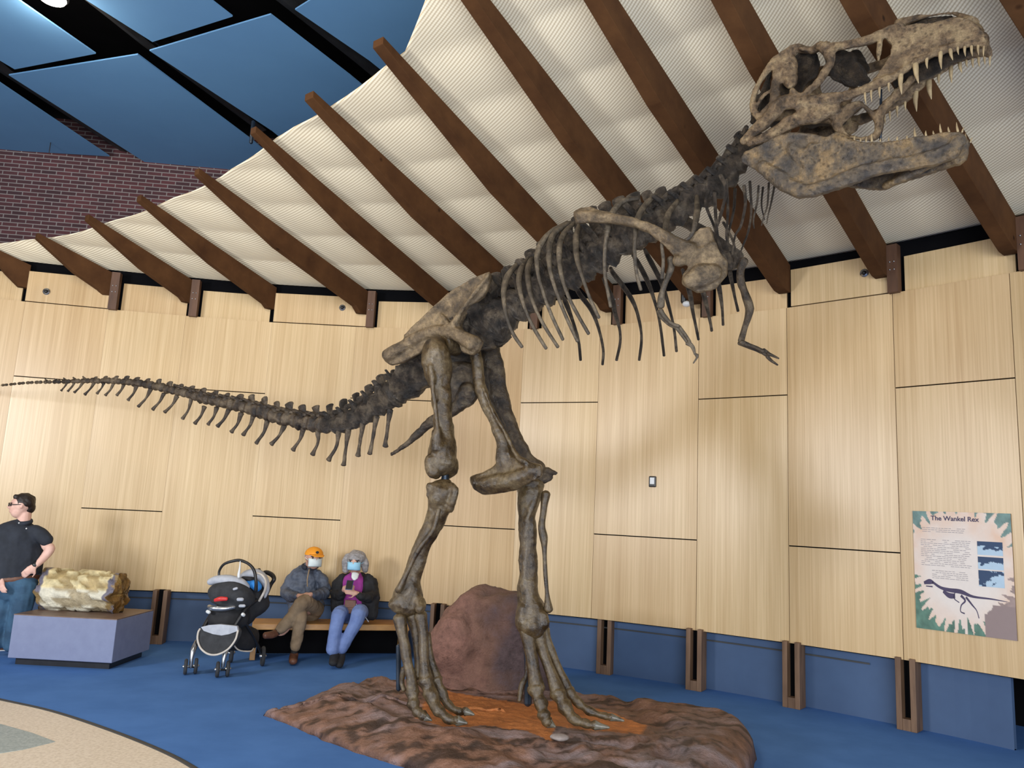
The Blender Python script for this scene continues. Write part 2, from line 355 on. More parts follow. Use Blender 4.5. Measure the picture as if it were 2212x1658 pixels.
mb = MB(); mb.prism([(x, y, 0.003) for x, y in inl], [(x, y, 0.007) for x, y in inl]); struct(mb.build('floor_inlay', M['terrazzo_blue'], smooth=False), 'grey blue inlay in terrazzo')

HB, H1, H2, HT = 0.613, 1.575, 3.147, 4.10
struct(curvewall('wall_backing', 0.09, HB - 0.02, 4.78, M['black']), 'dark backing of the panelled wall')
ikn = wall_s(flr(2150, 1604))
struct(curvewall('wall_base', 0.15, 0, HB + 0.05, M['kneewall'], 0, ikn + 2), 'blue painted base wall under the panels')
struct(curvewall('wall_base_recess', 1.2, 0, HB + 0.05, M['black'], ikn - 8), 'dark recess at right end of base wall')
curv = curvewall('trim_2', 0.135, 0.50, 0.515, M['edge'], 0, ikn - 6, 0.02); struct(curv, 'groove line along the blue base wall')

wall = empty('wall_back', (0, 9.8, 0)); struct(wall, 'curved wall of pale bamboo panels')
seams = [(-420, 2), (-230, 1), (-15, 2), (175, 1), (351, 2), (547, 1), (737, 2), (925, 1), (1114, 2), (1284, 1), (1506, 2), (1703, 1), (1942, 2), (2209, 1)]
# the column to the right of a seam has its joint at height H1 (1) or H2 (2)
cols = [(onwall(max(px, 0) if px > -16 else 0, 1100)[:2] if px > -16 else None, k) for px, k in seams]
p0 = onwall(-15, 1100); p1 = onwall(175, 1100)
cc = []
for (px, k) in seams:
    q = onwall(px, 1100) if px > -500 else None
    if q is not None: cc.append((q[:2], k))
last = cc[-1][0]
for k, i in ((2, wall_s((5.05, 5.9))), (1, wall_s((5.6, 4.9))), (2, wall_s((6.0, 3.8))), (1, wall_s((6.3, 2.9)))): cc.append((WS[i], k))
def wallpanel(a, b, z0, z1, parent, off=0.0, th=0.03, gap=0.003, name='wood_panel', mat=None):
    t = (b - a); L = np.linalg.norm(t); t = t / L; n = np.array([t[1], -t[0]])
    a2 = a + t * gap; b2 = b - t * gap; mb = MB()
    A_ = [(a2[0] - n[0] * off, a2[1] - n[1] * off), (b2[0] - n[0] * off, b2[1] - n[1] * off)]
    B_ = [(x - n[0] * th, y - n[1] * th) for x, y in A_]
    fr = [(*A_[0], z0), (*A_[1], z0), (*A_[1], z1), (*A_[0], z1)]; bk = [(*B_[0], z0), (*B_[1], z0), (*B_[1], z1), (*B_[0], z1)]
    mb.prism(bk, fr); return mb.build(name, mat or M['panel'], parent, smooth=False)
for (a, k), (b, _) in zip(cc[:-1], cc[1:]):
    hs = H1 if k == 1 else H2
    gp = 0.0008 if a[0] < 0.8 else 0.003; wallpanel(a, b, HB, hs - 0.006, wall, gap=gp); wallpanel(a, b, hs + 0.006, HT, wall, gap=gp)
POSTER_AB = (cc[-6][0], cc[-5][0])

# upper band: flush panels and set-back panels between the rafter posts
jun = [(-140, 565), (63, 578), (245, 591), (418, 601), (597, 608), (798, 620), (975, 626), (1150, 626), (1328, 619), (1520, 600), (1706, 569), (1918, 519), (2198, 469)]
base = [onwall(*p)[:2] for p in jun]
base += [WS[wall_s((5.0, 5.95))], WS[wall_s((5.5, 5.05))]]
ZJ = 4.58
tips = {1: (-28, 527), 2: (82, 502), 3: (192, 462), 4: (305, 420), 5: (430, 362), 6: (553, 272), 7: (677, 195), 8: (828, 78), 9: (1060, 0), 10: (1337, 0), 11: (1619, 0), 12: (1915, 0)}
LEN = {9: 4.75, 10: 5.0, 11: 5.0, 12: 5.0, 13: 5.0, 14: 5.0}
AL = R(17)
raf = []
for i, b in enumerate(base):
    W = np.array([b[0], b[1], ZJ])
    if i in tips:
        r = ray(*tips[i]); best = None
        for t in np.linspace(1.5, 14, 4000):
            p = CAM + r / np.linalg.norm(r[:2]) * t; d = p - W; h = math.hypot(d[0], d[1]); e = abs(math.atan2(d[2], h) - AL)
            if best is None or e < best[0]: best = (e, p, d, h)
        d = best[2]; az = math.atan2(d[0], -d[1]); L = LEN.get(i, best[3])
        raf.append([W, az, L])
    else: raf.append([W, None, LEN.get(i, 1.0)])
raf[0][1] = raf[1][1]; raf[0][2] = 0.7
raf[13][1] = raf[12][1] - R(5); raf[14][1] = raf[12][1] - R(9)
for i in (0,): pass
alternating_flush = {1, 4, 10}            # bays (rafter index at left) with a panel flush with the wall
for i in range(len(base) - 1):
    a, b = base[i], base[i + 1]
    t = (b - a) / np.linalg.norm(b - a)
    if i in (1, 4, 10): wallpanel(a + t * 0.0, b - t * 0.0, HT + 0.012, 4.50 if i != 10 else 4.52, wall, 0.0, gap=0.01)
    else: wallpanel(a + t * 0.13, b - t * 0.05, HT - 0.02, 4.47, wall, 0.05, gap=0.0)
raf_n = 0
for i, (W, az, L) in enumerate(raf):
    d = np.array([math.sin(az), -math.cos(az), 0.0]); side = np.array([math.cos(az), math.sin(az), 0.0])
    up = math.tan(AL); DEP = 0.26 if i <= 6 else (0.29 if i <= 8 else 0.32); prof = [(-0.02, 0.0), (L, L * up), (L, L * up - 0.07), (L * 0.58, L * 0.58 * up - DEP), (0.20, 0.20 * up - DEP - 0.03), (0.12, -0.31), (-0.02, -0.31)]
    if L < 2.5: prof[3] = (L * 0.5, L * 0.5 * up - 0.24); prof[4] = (0.14, -0.25); prof[5] = (0.08, -0.30); prof[6] = (-0.02, -0.30)
    A_ = [W + d * s + np.array([0, 0, z]) - side * (0.09 if i < 7 else 0.13) for s, z in prof]; B_ = [W + d * s + np.array([0, 0, z]) for s, z in prof]
    mb = MB(); mb.prism(A_, B_)
    e = empty('rafter', W)
    nm = 'leftmost' if i == 0 else ('rightmost' if i == len(raf) - 1 else ORD[i] + ' from the left')
    tag(e, 'brown tapered timber rafter under the cream canopy, ' + nm, 'rafter', 'timber rafters along the curved wall')
    mb.build('beam', M['beam'], e, smooth=False, bevel=0.006)
    # wall post beside the rafter foot
    if i not in (1, 4, 10):
        t = np.array([base[min(i + 1, len(base) - 1)] - base[max(i - 1, 0)]])[0]; t = t / np.linalg.norm(t); n = np.array([t[1], -t[0]])
        q = W[:2] + t * 0.055 + n * 0.02; mb = MB()
        mb.box((q[0], q[1], (HT + ZJ) / 2 - 0.005), (0.10, 0.10, ZJ - HT + 0.01), [[t[0], t[1], 0], [n[0], n[1], 0], [0, 0, 1]])
        pp = mb.build('post', M['post'], e, smooth=False)
        for dz in (0.12, 0.2):
            for dx in (-0.02, 0.02):
                c = np.array([q[0] + t[0] * dx + n[0] * 0.052, q[1] + t[1] * dx + n[1] * 0.052, HT + dz + 0.1]); mb = MB(); mb.ball(c, 0.008, 8, 5); mb.build('bolt', M['chrome'], pp)

# canopy: perforated fabric hung in shallow swags on top of the rafters
mb = MB(); rows = []; uvs = []
NV = 120; NU = 10
def rpt(i, v):
    W, az, L = raf[i]; Lc = L - min(0.26, 0.22 * L); s = -0.06 + (Lc + 0.06) * v
    return np.array([W[0] + math.sin(az) * s, W[1] - math.cos(az) * s, W[2] + s * math.tan(AL) + 0.015]), s
ucum = 0
for i in range(len(raf) - 1):
    for k in range(NU if i < len(raf) - 2 else NU + 1):
        u = k / NU; row = []; uvr = []
        for j in range(NV + 1):
            v = j / NV; a, sa = rpt(i, v); b, sb = rpt(i + 1, v); s = sa + (sb - sa) * u
            p = a + (b - a) * u
            fr = (s / 0.62 + 0.15) % 1.0; sag = 0.07 * (1 - (2 * fr - 1) ** 2) * (0.35 + 0.65 * math.sin(math.pi * u))
            sagu = 0.03 * math.sin(math.pi * u)
            p[2] += 0.02 - 0.6 * sag * 0.75 - 0.0 * sagu + 0.035
            row.append(p); uvr.append((ucum + u * 1.0, s))
        rows.append(row); uvs.append(uvr)
    ucum += 1.0
mb.quadgrid(rows)
can = mb.build('canopy', M['canopy'])
uvl = can.data.uv_layers.new(name='UVMap'); flat = [uv for r in uvs for uv in r]
for lp in can.data.loops: uvl.data[lp.index].uv = flat[lp.vertex_index]
so = can.modifiers.new('solid', 'SOLIDIFY'); so.thickness = 0.012; so.offset = 1
tag(can, 'cream perforated fabric canopy sweeping over the brown rafters', 'canopy')

# brick wall, blue ceiling sails, black deck and steel
ZC = 7.0
a = flr(0, 322, ZC); b = flr(430, 360, ZC); t = (b - a)[:2] / np.linalg.norm((b - a)[:2])
A0 = a[:2] - t * 6; B0 = b[:2] + t * 14; n = np.array([-t[1], t[0]])
mb = MB(); mb.prism([(A0[0], A0[1], 3), (B0[0], B0[1], 3), (B0[0], B0[1], 7.6), (A0[0], A0[1], 7.6)], [(A0[0] + n[0] * .2, A0[1] + n[1] * .2, 3), (B0[0] + n[0] * .2, B0[1] + n[1] * .2, 3), (B0[0] + n[0] * .2, B0[1] + n[1] * .2, 7.6), (A0[0] + n[0] * .2, A0[1] + n[1] * .2, 7.6)])
struct(mb.build('wall_brick', M['brick'], smooth=False), 'dark red brick wall above the canopy')
mb = MB(); mb.box((0, 4, 7.75), (34, 22, 0.1)); struct(mb.build('ceiling', M['black'], smooth=False), 'black roof deck above the blue panels')
def cz(X, Y): return flr(X / 2.369, Y / 2.369, ZC)
panels = [
    ('blue ceiling panel at the top left corner of the hall', [(-700, -160), (-60, -100), (95, 0), (490, 275), (75, 355), (0, 310), (-700, -60)]),
    ('blue ceiling panel between two black beams, nearest the lamp', [(300, -110), (700, -260), (1080, 0), (1190, 85), (780, 215), (440, 0)]),
    ('largest blue ceiling panel above the brick wall', [(45, 385), (705, 280), (1300, 725), (1500, 900), (1350, 960), (1030, 862), (750, 835)]),
    ('blue ceiling panel beside the canopy edge in mid picture', [(765, 260), (1385, 75), (1790, 385), (2100, 640), (1800, 1000), (1390, 668)]),
    ('blue ceiling panel furthest right beside the canopy', [(1510, 50), (1590, 0), (1800, -80), (2700, -60), (2700, 700), (2300, 640), (1890, 310)]),
    ('blue ceiling panel at far left edge above the brick', [(-500, 200), (0, 425), (560, 800), (0, 766), (-500, 740)])]
for lab, poly in panels:
    P = [cz(*p) for p in poly]; mb = MB(); mb.prism([p for p in P], [p + np.array([0, 0, 0.018]) for p in P])
    tag(mb.build('ceiling_panel', M['bluepanel'], smooth=False), lab, 'ceiling panel', 'blue ceiling panels')
for lab, pts, w in (('black steel roof beam at far left over brick wall', [(-200, 220), (20, 400), (640, 800)], 0.10),
                    ('black steel roof beam in the middle of blue ceiling', [(250, -120), (560, 120), (740, 262), (1340, 700)], 0.07),
                    ('black steel roof beam nearest the canopy tips', [(1300, -60), (1450, 40), (1840, 345), (2100, 560)], 0.09)):
    P = [cz(*p) + np.array([0, 0, 0.10]) for p in pts]; e = empty('roof_beam', P[0], lab, 'roof beam', 'black roof beams')
    mb = MB()
    for k in (0, 0.26):
        mb.tube([p + np.array([0, 0, k]) for p in P], w, 0.25, 4, up=(0, 0, 1))
    mb.build('flange', M['blacksteel'], e, smooth=False); mb = MB(); mb.tube([p + np.array([0, 0, 0.13]) for p in P], 0.012, 11.0, 4, up=(0, 0, 1)); mb.build('web', M['blacksteel'], e, smooth=False)
    if w < 0.08:
        mb = MB(); mb.tube([p + np.array([0.12, 0, 0.02]) for p in P], 0.012, 1, 6); mb.build('conduit', M['steel'], e)
lp = cz(265, 8); e = empty('ceiling_lamp', lp, 'glowing round lamp in black gap at the top left', 'lamp')
mb = MB(); mb.tube([lp + np.array([0, 0, 0.30]), lp + np.array([0, 0, 0.06])], 0.16, 1, 20, up=(1, 0, 0), caps=False); mb.build('lamp_housing', M['blacksteel'], e)
mb = MB(); mb.ball(lp + np.array([0, 0, 0.04]), (0.14, 0.14, 0.05), 18, 8); mb.build('lamp_glass', M['glow'], e)
L = bpy.data.lights.new('lamp_light', 'POINT'); L.energy = 45; L.color = (1, 0.9, 0.72); L.shadow_soft_size = 0.14
lo = bpy.data.objects.new('lamp_light', L); COL.objects.link(lo); lo.location = tuple(lp + np.array([0, 0, -0.15]))
g = cz(278, 590); mb = MB(); mb.tube([at(120, 240, 11.3), at(106, 330, 11.3)], 0.006, 1, 6); tag(mb.build('hanging_cable', M['blacksteel']), 'thin black cable hanging in front of the brick wall', 'cable')
q = at(545, 283, 9.0); mb = MB(); mb.tube([q + np.array([0, 0, -0.15]), q + np.array([0, 0, 0.12])], 0.022, 1, 8); tag(mb.build('hanger_rod', M['steel']), 'grey steel hanger rod behind a rafter tip', 'rod')

# slotted timber feet under the panels
posts = [(335, 1390), (940, 1420), (1305, 1455), (1500, 1490), (1712, 1528), (1962, 1577)]
for k, p in enumerate(posts):
    q = flr(*p); i = wall_s(q); t, n = wnorm(i); ax = [[t[0], t[1], 0], [n[0], n[1], 0], [0, 0, 1]]
    e = empty('timber_post', q, 'short slotted brown timber foot under the panel wall, ' + ('leftmost' if k == 0 else 'rightmost' if k == 5 else ORD[k] + ' from the left'), 'post', 'timber feet under the wall panels')
    hh = HB + 0.02; c = np.array([q[0], q[1]]) - n * 0.045
    for s in (-1, 1):
        cc_ = c + t * s * 0.062; mb = MB(); mb.box((cc_[0], cc_[1], hh / 2), (0.05, 0.17, hh), ax); mb.build('side_plank', M['foot_post'], e, smooth=False, bevel=0.004)
    cc_ = c - n * 0.04; mb = MB(); mb.box((cc_[0], cc_[1], hh / 2), (0.075, 0.06, hh), ax); mb.build('core', M['black'], e, smooth=False)
    cc_ = c + n * 0.03; mb = MB(); mb.box((cc_[0], cc_[1], 0.05), (0.073, 0.09, 0.10), ax); mb.build('foot_block', M['foot_post'], e, smooth=False)

# small fixtures on the wall
def fixture(px, py, lab):
    q = onwall(px, py); i = wall_s(q); t, n = wnorm(i); c = q[:2] + n * 0.012; e = empty('wall_fixture', q, lab, 'wall fixture', 'round fixtures on the upper panels')
    N = np.array([n[0], n[1], 0]); c = np.array([c[0], c[1], q[2]])
    mb = MB(); mb.tube([c - N * 0.015, c + N * 0.008], 0.042, 1, 20, up=(0, 0, 1), caps=False); mb.build('rim', M['chrome'], e)
    mb = MB(); mb.ball(c + N * 0.008, 0.024, 12, 8); mb.build('lens', M['blackp'], e)
fixture(101, 630, 'small round metal fixture on the upper panel at far left')
fixture(740, 665, 'small round dark fixture on the upper panel above the tail')
fixture(1868, 590, 'small round fixture on the upper panel right of the claws')
q = onwall(1411, 1040); i = wall_s(q); t, n = wnorm(i); ax = [[t[0], t[1], 0], [n[0], n[1], 0], [0, 0, 1]]
c = np.array([q[0] + n[0] * .02, q[1] + n[1] * .02, q[2]]); e = empty('thermostat', c, 'small black wall thermostat with a light screen', 'thermostat')
mb = MB(); mb.box(c, (0.085, 0.03, 0.125), ax); mb.build('case', M['blackp'], e, smooth=False, bevel=0.01)
mb = MB(); mb.box(c + np.array([n[0] * .016, n[1] * .016, 0.008]), (0.052, 0.006, 0.075), ax); mb.build('screen', M['white'], e, smooth=False)
q = onwall(1487, 650); t, n = wnorm(wall_s(q)); c = np.array([q[0] + n[0] * .16, q[1] + n[1] * .16, q[2] - .05]); e = empty('security_camera', c, 'small black and white camera hanging under the canopy behind the ribs', 'camera')
mb = MB(); mb.tube([c + np.array([0, 0, .28]), c], 0.035, 1, 12); mb.build('bracket', M['blackp'], e)
mb = MB(); mb.ball(c + np.array([0.03, -0.02, -0.03]), (0.05, 0.05, 0.035)); mb.build('dome', M['white'], e)


# ================================================================== dinosaur skeleton
O0 = np.array([-0.5, 6.55]); PH = R(28); PHT = R(25)
def BP(px, py, off=0.0):
    """point on the animal's vertical midplane (tail a little straighter than the trunk), off metres towards its right side"""
    return onplane(px, py, O0, PH if px > 900 else PHT + (PH - PHT) * max(0, min(1, (px - 700) / 200)), off)
NB = np.array([math.sin(PH), math.cos(PH), 0.0])         # away from the viewer, sideways of the animal
DB = np.array([math.cos(PH), -math.sin(PH), 0.0])        # heading of the animal
S0 = onplane(1600, 300, O0, PH); PS = R(45)
NS = np.array([math.sin(PS), math.cos(PS), 0.0])
def SK(X, Y, off=0.0): return onplane(1540 + X / 3.292, Y / 3.292, S0, PS, off)
sk = empty('dinosaur_skeleton', (O0[0], O0[1], 0.2), 'huge brown mounted dinosaur skeleton with open jaws standing on the painted rock base', 'skeleton')
def stroke(mb, pts, ratio=1.0, n=4, seg=10, lump=0.25, freq=9, caps=True):
    """pts: (px, py, Y, half width px)"""
    C = cat(pts, n); P = [at(c[0], c[1], c[2]) for c in C]
    rad = [max(0.4, c[3]) * mpx(p) for c, p in zip(C, P)]
    mb.tube(P, rad, ratio, seg, None, caps, lump, freq)
def strokep(mb, pts, ratio=1.0, n=4, seg=10, lump=0.25, freq=9, fn=BP):
    """pts: (px, py, off, half width px) on the animal's planes"""
    C = cat(pts, n); P = [fn(c[0], c[1], c[2]) for c in C]; k = 1 if fn is BP else 1 / 3.292
    rad = [max(0.3, c[3] * k) * mpx(p) for c, p in zip(C, P)]
    mb.tube(P, rad, ratio, seg, None, caps=True, lump=lump, freq=freq)
def c2(pts): return [(1050 + p[0] / 3.16, 360 + p[1] / 3.16) for p in pts]
def c3(pts): return [(750 + p[0] / 3.188, 560 + p[1] / 3.188) + tuple(p[2:]) for p in pts]
def c5(pts): return [(780 + p[0] / 2.59, 980 + p[1] / 2.59) + tuple(p[2:]) for p in pts]

# --- spine
def vertebra(c, t, r, spine, sw, trans=0.0, tpitch=0.0, mat='bone', name='vertebra', fat=1.0, length=None, part=None):
    """c centre, t direction of the column, r radius of centrum, spine = vector to the tip of the neural spine, sw = its half length along the column"""
    mb = MB(); c = np.array(c); t = t / np.linalg.norm(t); hl = (length or r * 1.5) / 2
    up = spine / (np.linalg.norm(spine) + 1e-9)
    mb.tube([c - t * hl, c - t * hl * 0.75, c, c + t * hl * 0.75, c + t * hl], [r * 1.02, r * 1.05, r * 0.74, r * 1.05, r * 1.02], 0.92, 12, up=NB, lump=0.25, freq=14)
    b = c + up * r * 0.5
    tip = c + spine
    if np.linalg.norm(spine) > r * 1.1:
        mb.tube([b, b + (tip - b) * 0.35, b + (tip - b) * 0.8, tip], [sw * 0.9, sw * 0.75, sw, sw * 1.05], [0.55, 0.38, 0.34, 0.45], 10, up=NB, lump=0.45, freq=16)
    if trans:
        for s in (-1, 1):
            e = c + up * r * (1.1 + tpitch) + NB * s * trans - t * r * 0.35
            mb.tube([c + up * r * 0.55 + NB * s * r * 0.5, (c + up * r * 0.8 + e) / 2, e], [sw * 0.8, sw * 0.55, sw * 0.42], 0.45, 8, up=up, lump=0.3, freq=16)
        for s in (-1, 1):      # zygapophyses
            mb.tube([c + up * r * 1.0 + NB * s * r * 0.45 - t * hl, c + up * r * 1.25 + NB * s * r * 0.45 + t * hl * 1.5], r * 0.24, 0.8, 8, lump=0.3, freq=18)
    o = mb.build(name, M[mat], sk)
    return o
# dorsal and neck column
CC = cat([(1052, 712, 42), (1100, 668, 41), (1150, 637, 40), (1200, 608, 38), (1262, 572, 37), (1330, 530, 36), (1395, 497, 34), (1455, 462, 32), (1508, 428, 30), (1552, 398, 28), (1588, 358, 25), (1622, 312, 23)], 12)
TT = cat([(1040, 606), (1082, 588), (1120, 566), (1152, 540), (1200, 500), (1268, 456), (1345, 428), (1418, 410), (1478, 404), (1528, 382), (1562, 346), (1592, 290)], 12)
def sample(C, k, n):
    d = np.r_[0, np.cumsum(np.linalg.norm(np.diff(C[:, :2], axis=0), axis=1))]; s = d[-1] * k / (n - 1)
    return np.array([np.interp(s, d, C[:, j]) for j in range(C.shape[1])]), s / d[-1]
NVERT = 22
for k in range(NVERT):
    c, f = sample(CC, k, NVERT); t_, _ = sample(TT, k, NVERT); c_n, _ = sample(CC, min(k + 1, NVERT - 1), NVERT); c_p, _ = sample(CC, max(k - 1, 0), NVERT)
    P = BP(c[0], c[1]); T = BP(t_[0], t_[1]); D = BP(c_n[0], c_n[1]) - BP(c_p[0], c_p[1]); step = np.linalg.norm(D) / (2 if 0 < k < NVERT - 1 else 1)
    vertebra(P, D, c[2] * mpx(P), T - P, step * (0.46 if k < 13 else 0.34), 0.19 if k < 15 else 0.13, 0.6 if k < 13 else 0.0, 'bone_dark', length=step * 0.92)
# sacrum
mb = MB(); strokep(mb, [(862, 832, 0, 36), (905, 806, 0, 44), (950, 765, 0, 50), (1000, 725, 0, 52), (1055, 700, 0, 50), (1078, 690, 0, 44)], 0.8, lump=0.5, freq=10)
for k in range(5):
    q = BP(905 + k * 36, 735 - k * 30); b = BP(915 + k * 33, 790 - k * 24)
    mb.tube([b, q], [0.10, 0.09], 0.4, 10, up=NB, lump=0.4, freq=12)
    for s in (-1, 1): mb.tube([b + NB * s * 0.06, b + NB * s * 0.24 + np.array([0, 0, .08])], [0.09, 0.07], 0.6, 8, lump=0.4)
remesh(mb.build('sacrum', M['bone_dark'], sk), 0.016, 2, 0.03, 0.08)
# tail
TC = cat([(868, 838, 33), (846, 853, 30), (806, 880, 25), (765, 903, 22), (724, 916, 20), (671, 914, 18.5), (631, 906, 17), (590, 897, 16), (549, 884, 14.5), (508, 874, 13), (447, 862, 11.5), (407, 850, 10.5), (350, 837, 9.5), (309, 829, 8.5), (268, 824, 7.5), (203, 822, 6), (134, 824, 4.4), (65, 826, 3.2), (0, 832, 2.6), (-70, 838, 2.2), (-150, 842, 2.0)], 8)
NC = 46; d = np.r_[0, np.cumsum(np.linalg.norm(np.diff(TC[:, :2], axis=0), axis=1))]
w_ = np.linspace(1.5, 0.62, NC); s_ = np.cumsum(w_) - w_[0] * .5; s_ = s_ / (s_[-1] + .3) * d[-1]
spt = [(2030, 95), (1975, 155), (1900, 205), (1830, 240), (1780, 275), (1705, 290), (1625, 290), (1540, 275), (1450, 265), (1370, 235), (1300, 230), (1240, 235), (1165, 215), (1100, 205), (1040, 190), (970, 180), (900, 165), (830, 150), (750, 145), (680, 135), (620, 133), (560, 132), (500, 135), (440, 140), (380, 145)]
spt = sorted([(x / 2.458, 760 + y / 2.458) for x, y in spt])
def spine_y(x): return np.interp(x, [a for a, b in spt], [b for a, b in spt])
for k in range(NC):
    g = [np.interp(s_[k], d, TC[:, j]) for j in range(3)]; s2 = min(s_[k] + 3, d[-1]); g2 = [np.interp(s2, d, TC[:, j]) for j in range(3)]
    P = BP(g[0], g[1]); D = BP(g2[0], g2[1]) - P; m = mpx(P); step = (s_[min(k + 1, NC - 1)] - s_[max(k - 1, 0)]) / 2 * m * 1.02
    h = max(g[1] - spine_y(g[0] - 6) - 0, g[2] * 1.1) * m if g[0] > 150 else g[2] * m
    h = min(h, (g[2] + 26) * m)
    if k < 26:
        vertebra(P, D, g[2] * m, np.array([0, 0, 1.0]) * h - DB * 0.25 * h, step * (0.33 if k > 1 else .4), max(0.02, 0.17 - 0.0075 * k) if k < 18 else 0.0, 0.1, 'bone_dark' if k < 6 else 'bone', length=step * 0.9)
    else:
        mb = MB(); D = D / np.linalg.norm(D); r = g[2] * m
        mb.tube([P - D * step * .46, P - D * step * .3, P, P + D * step * .3, P + D * step * .46], [r, r * 1.1, r * .75, r * 1.15, r], 0.95, 8, up=NB)
        if g[0] > 100: mb.tube([P + np.array([0, 0, r * .6]), P + np.array([0, 0, r * 1.7]) + D * step * .5], [r * .5, r * .35], .6, 6, up=NB)
        mb.build('vertebra', M['bone'], sk)
chev = [((2070, 340), (2045, 500)), ((2000, 370), (1965, 540)), ((1930, 390), (1900, 550)), ((1850, 430), (1825, 600)), ((1800, 430), (1745, 575)), ((1690, 430), (1660, 545)), ((1610, 420), (1555, 520)), ((1510, 405), (1440, 490)), ((1420, 380), (1360, 485)), ((1345, 350), (1290, 440)), ((1280, 340), (1230, 425)), ((1215, 320), (1155, 395)), ((1150, 310), (1105, 385)), ((1085, 305), (1035, 380)), ((1015, 260), (970, 355)), ((940, 250), (875, 320)), ((870, 235), (810, 305)), ((800, 210), (735, 290)), ((725, 195), (680, 255)), ((660, 180), (620, 230)), ((605, 175), (560, 230)), ((555, 170), (515, 220)), ((500, 175), (450, 225)), ((440, 175), (395, 215)), ((400, 165), (360, 208)), ((360, 165), (325, 205))]
for k, (a, b) in enumerate(chev):
    a = (a[0] / 2.458, 760 + a[1] / 2.458 - max(6, 13 - k * 1.5)); b = (b[0] / 2.458, 760 + b[1] / 2.458); w = 6.2 - 0.13 * k
    curl = 0.10 if k > 3 else 0.0; mid = ((a[0] + b[0]) / 2 + (b[1] - a[1]) * curl, (a[1] + b[1]) / 2)
    mb = MB(); strokep(mb, [(a[0], a[1], 0, w * 1.15), (mid[0], mid[1], 0, w * .62), (b[0] + (mid[0] - b[0]) * .3, b[1] + (mid[1] - b[1]) * .3, 0, w * .7), (b[0], b[1], 0, w * 1.0)], 0.55, 3, 8, 0.3, 20)
    mb.build('chevron', M['bone'], sk)

# --- ribs
def ribs(lst, side, w0, mat, bulge=0.31):
    for pts in lst:
        P = c2(pts); n = len(P); out = []
        for k, p in enumerate(P):
            f = k / (n - 1); off = (0.10 + bulge * math.sin(min(1, f * 1.35) * math.pi * 0.56)) if side > 0 else -(0.10 + bulge * math.sin(min(1, (f + 0.25) * 1.2) * math.pi * 0.56))
            out.append((p[0], p[1], off, w0 * (0.72 + 0.75 * math.sin(min(1, f * 1.5 + .08) * math.pi) ** 2 * .6 - 0.12 * f)))
        mb = MB(); strokep(mb, out, 0.7, 4, 8, 0.12, 14)
        mb.build('rib', M[mat], sk)
near_ribs = [
    [(230, 650), (150, 740), (120, 860), (135, 1000), (180, 1130), (245, 1230)], [(300, 610), (240, 700), (225, 800), (260, 950), (320, 1090), (410, 1240)],
    [(340, 590), (290, 680), (290, 800), (330, 950), (400, 1090), (490, 1230)], [(560, 380), (440, 450), (360, 560), (350, 700), (390, 860), (450, 1020), (525, 1180)],
    [(580, 380), (470, 450), (430, 560), (440, 720), (490, 880), (550, 1030), (625, 1190)], [(600, 385), (530, 460), (500, 560), (510, 720), (560, 880), (620, 1000), (700, 1140)],
    [(640, 390), (615, 480), (620, 620), (660, 760), (710, 900), (770, 1030)], [(1040, 215), (935, 235), (860, 320), (832, 420), (812, 560), (810, 720), (830, 850), (850, 955)],
    [(1160, 190), (1080, 270), (1030, 370), (1018, 480), (1015, 600), (1030, 740), (1057, 840)], [(1310, 230), (1240, 330), (1222, 430), (1200, 530), (1210, 640), (1200, 760)],
    [(1440, 200), (1437, 330), (1405, 460), (1340, 520)]]
ribs(near_ribs, 1, 6.3, 'bone_rib')
far_ribs = [[(520, 880), (545, 930), (590, 1050), (630, 1180), (645, 1320)], [(600, 800), (640, 870), (720, 980), (770, 1110), (800, 1250), (795, 1350)], [(800, 760), (860, 900), (880, 1000), (910, 1100), (915, 1200), (890, 1320)],
    [(850, 690), (870, 730), (960, 850), (1020, 960), (1055, 1100), (1060, 1200), (1045, 1320)], [(1000, 600), (1040, 660), (1110, 800), (1160, 950), (1190, 1090), (1215, 1290)], [(1080, 560), (1110, 620), (1200, 800), (1260, 1000), (1285, 1120), (1300, 1260)],
    [(1340, 700), (1390, 860), (1410, 980), (1430, 1080), (1450, 1180)], [(1430, 680), (1480, 850), (1510, 970), (1530, 1060), (1540, 1120)], [(1560, 650), (1590, 820), (1610, 950), (1618, 1080)], [(1600, 500), (1650, 660), (1680, 800), (1700, 900), (1720, 985)]]
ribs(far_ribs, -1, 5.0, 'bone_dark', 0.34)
# dangling neck ribs
neck_ribs = [([(1640, 90), (1650, 300), (1640, 480), (1665, 570)], .12, 3.0), ([(1760, 130), (1770, 250), (1740, 400), (1700, 470), (1680, 600)], .12, 3.2), ([(1800, 100), (1810, 300), (1790, 440), (1745, 560), (1720, 650)], .1, 2.6), ([(1860, 130), (1850, 240), (1825, 360), (1830, 420)], .12, 2.2),
    ([(1930, 110), (1920, 260), (1895, 340), (1880, 400)], .1, 2.0), ([(1970, 120), (1945, 250), (1925, 330), (1915, 390)], .1, 2.0), ([(1560, 180), (1570, 380), (1590, 520), (1640, 640)], .14, 3.4), ([(1520, 160), (1500, 260), (1560, 420), (1600, 600)], .1, 3.4),
    ([(1700, 150), (1690, 300), (1650, 500), (1700, 660)], -.12, 3.0), ([(1890, 140), (1880, 260), (1900, 360)], -.12, 2.0), ([(1620, 380), (1690, 520), (1700, 640), (1680, 700)], -.1, 2.6), ([(1600, 60), (1640, 160), (1600, 330), (1580, 400)], .14, 4.2)]
for pts, off, w in neck_ribs:
    P = c2(pts); mb = MB(); strokep(mb, [(p[0], p[1], off, w * (1.25 - 0.6 * k / (len(P) - 1))) for k, p in enumerate(P)], 0.8, 4, 7, 0.2, 20); mb.build('neck_rib', M['bone_dark'], sk)

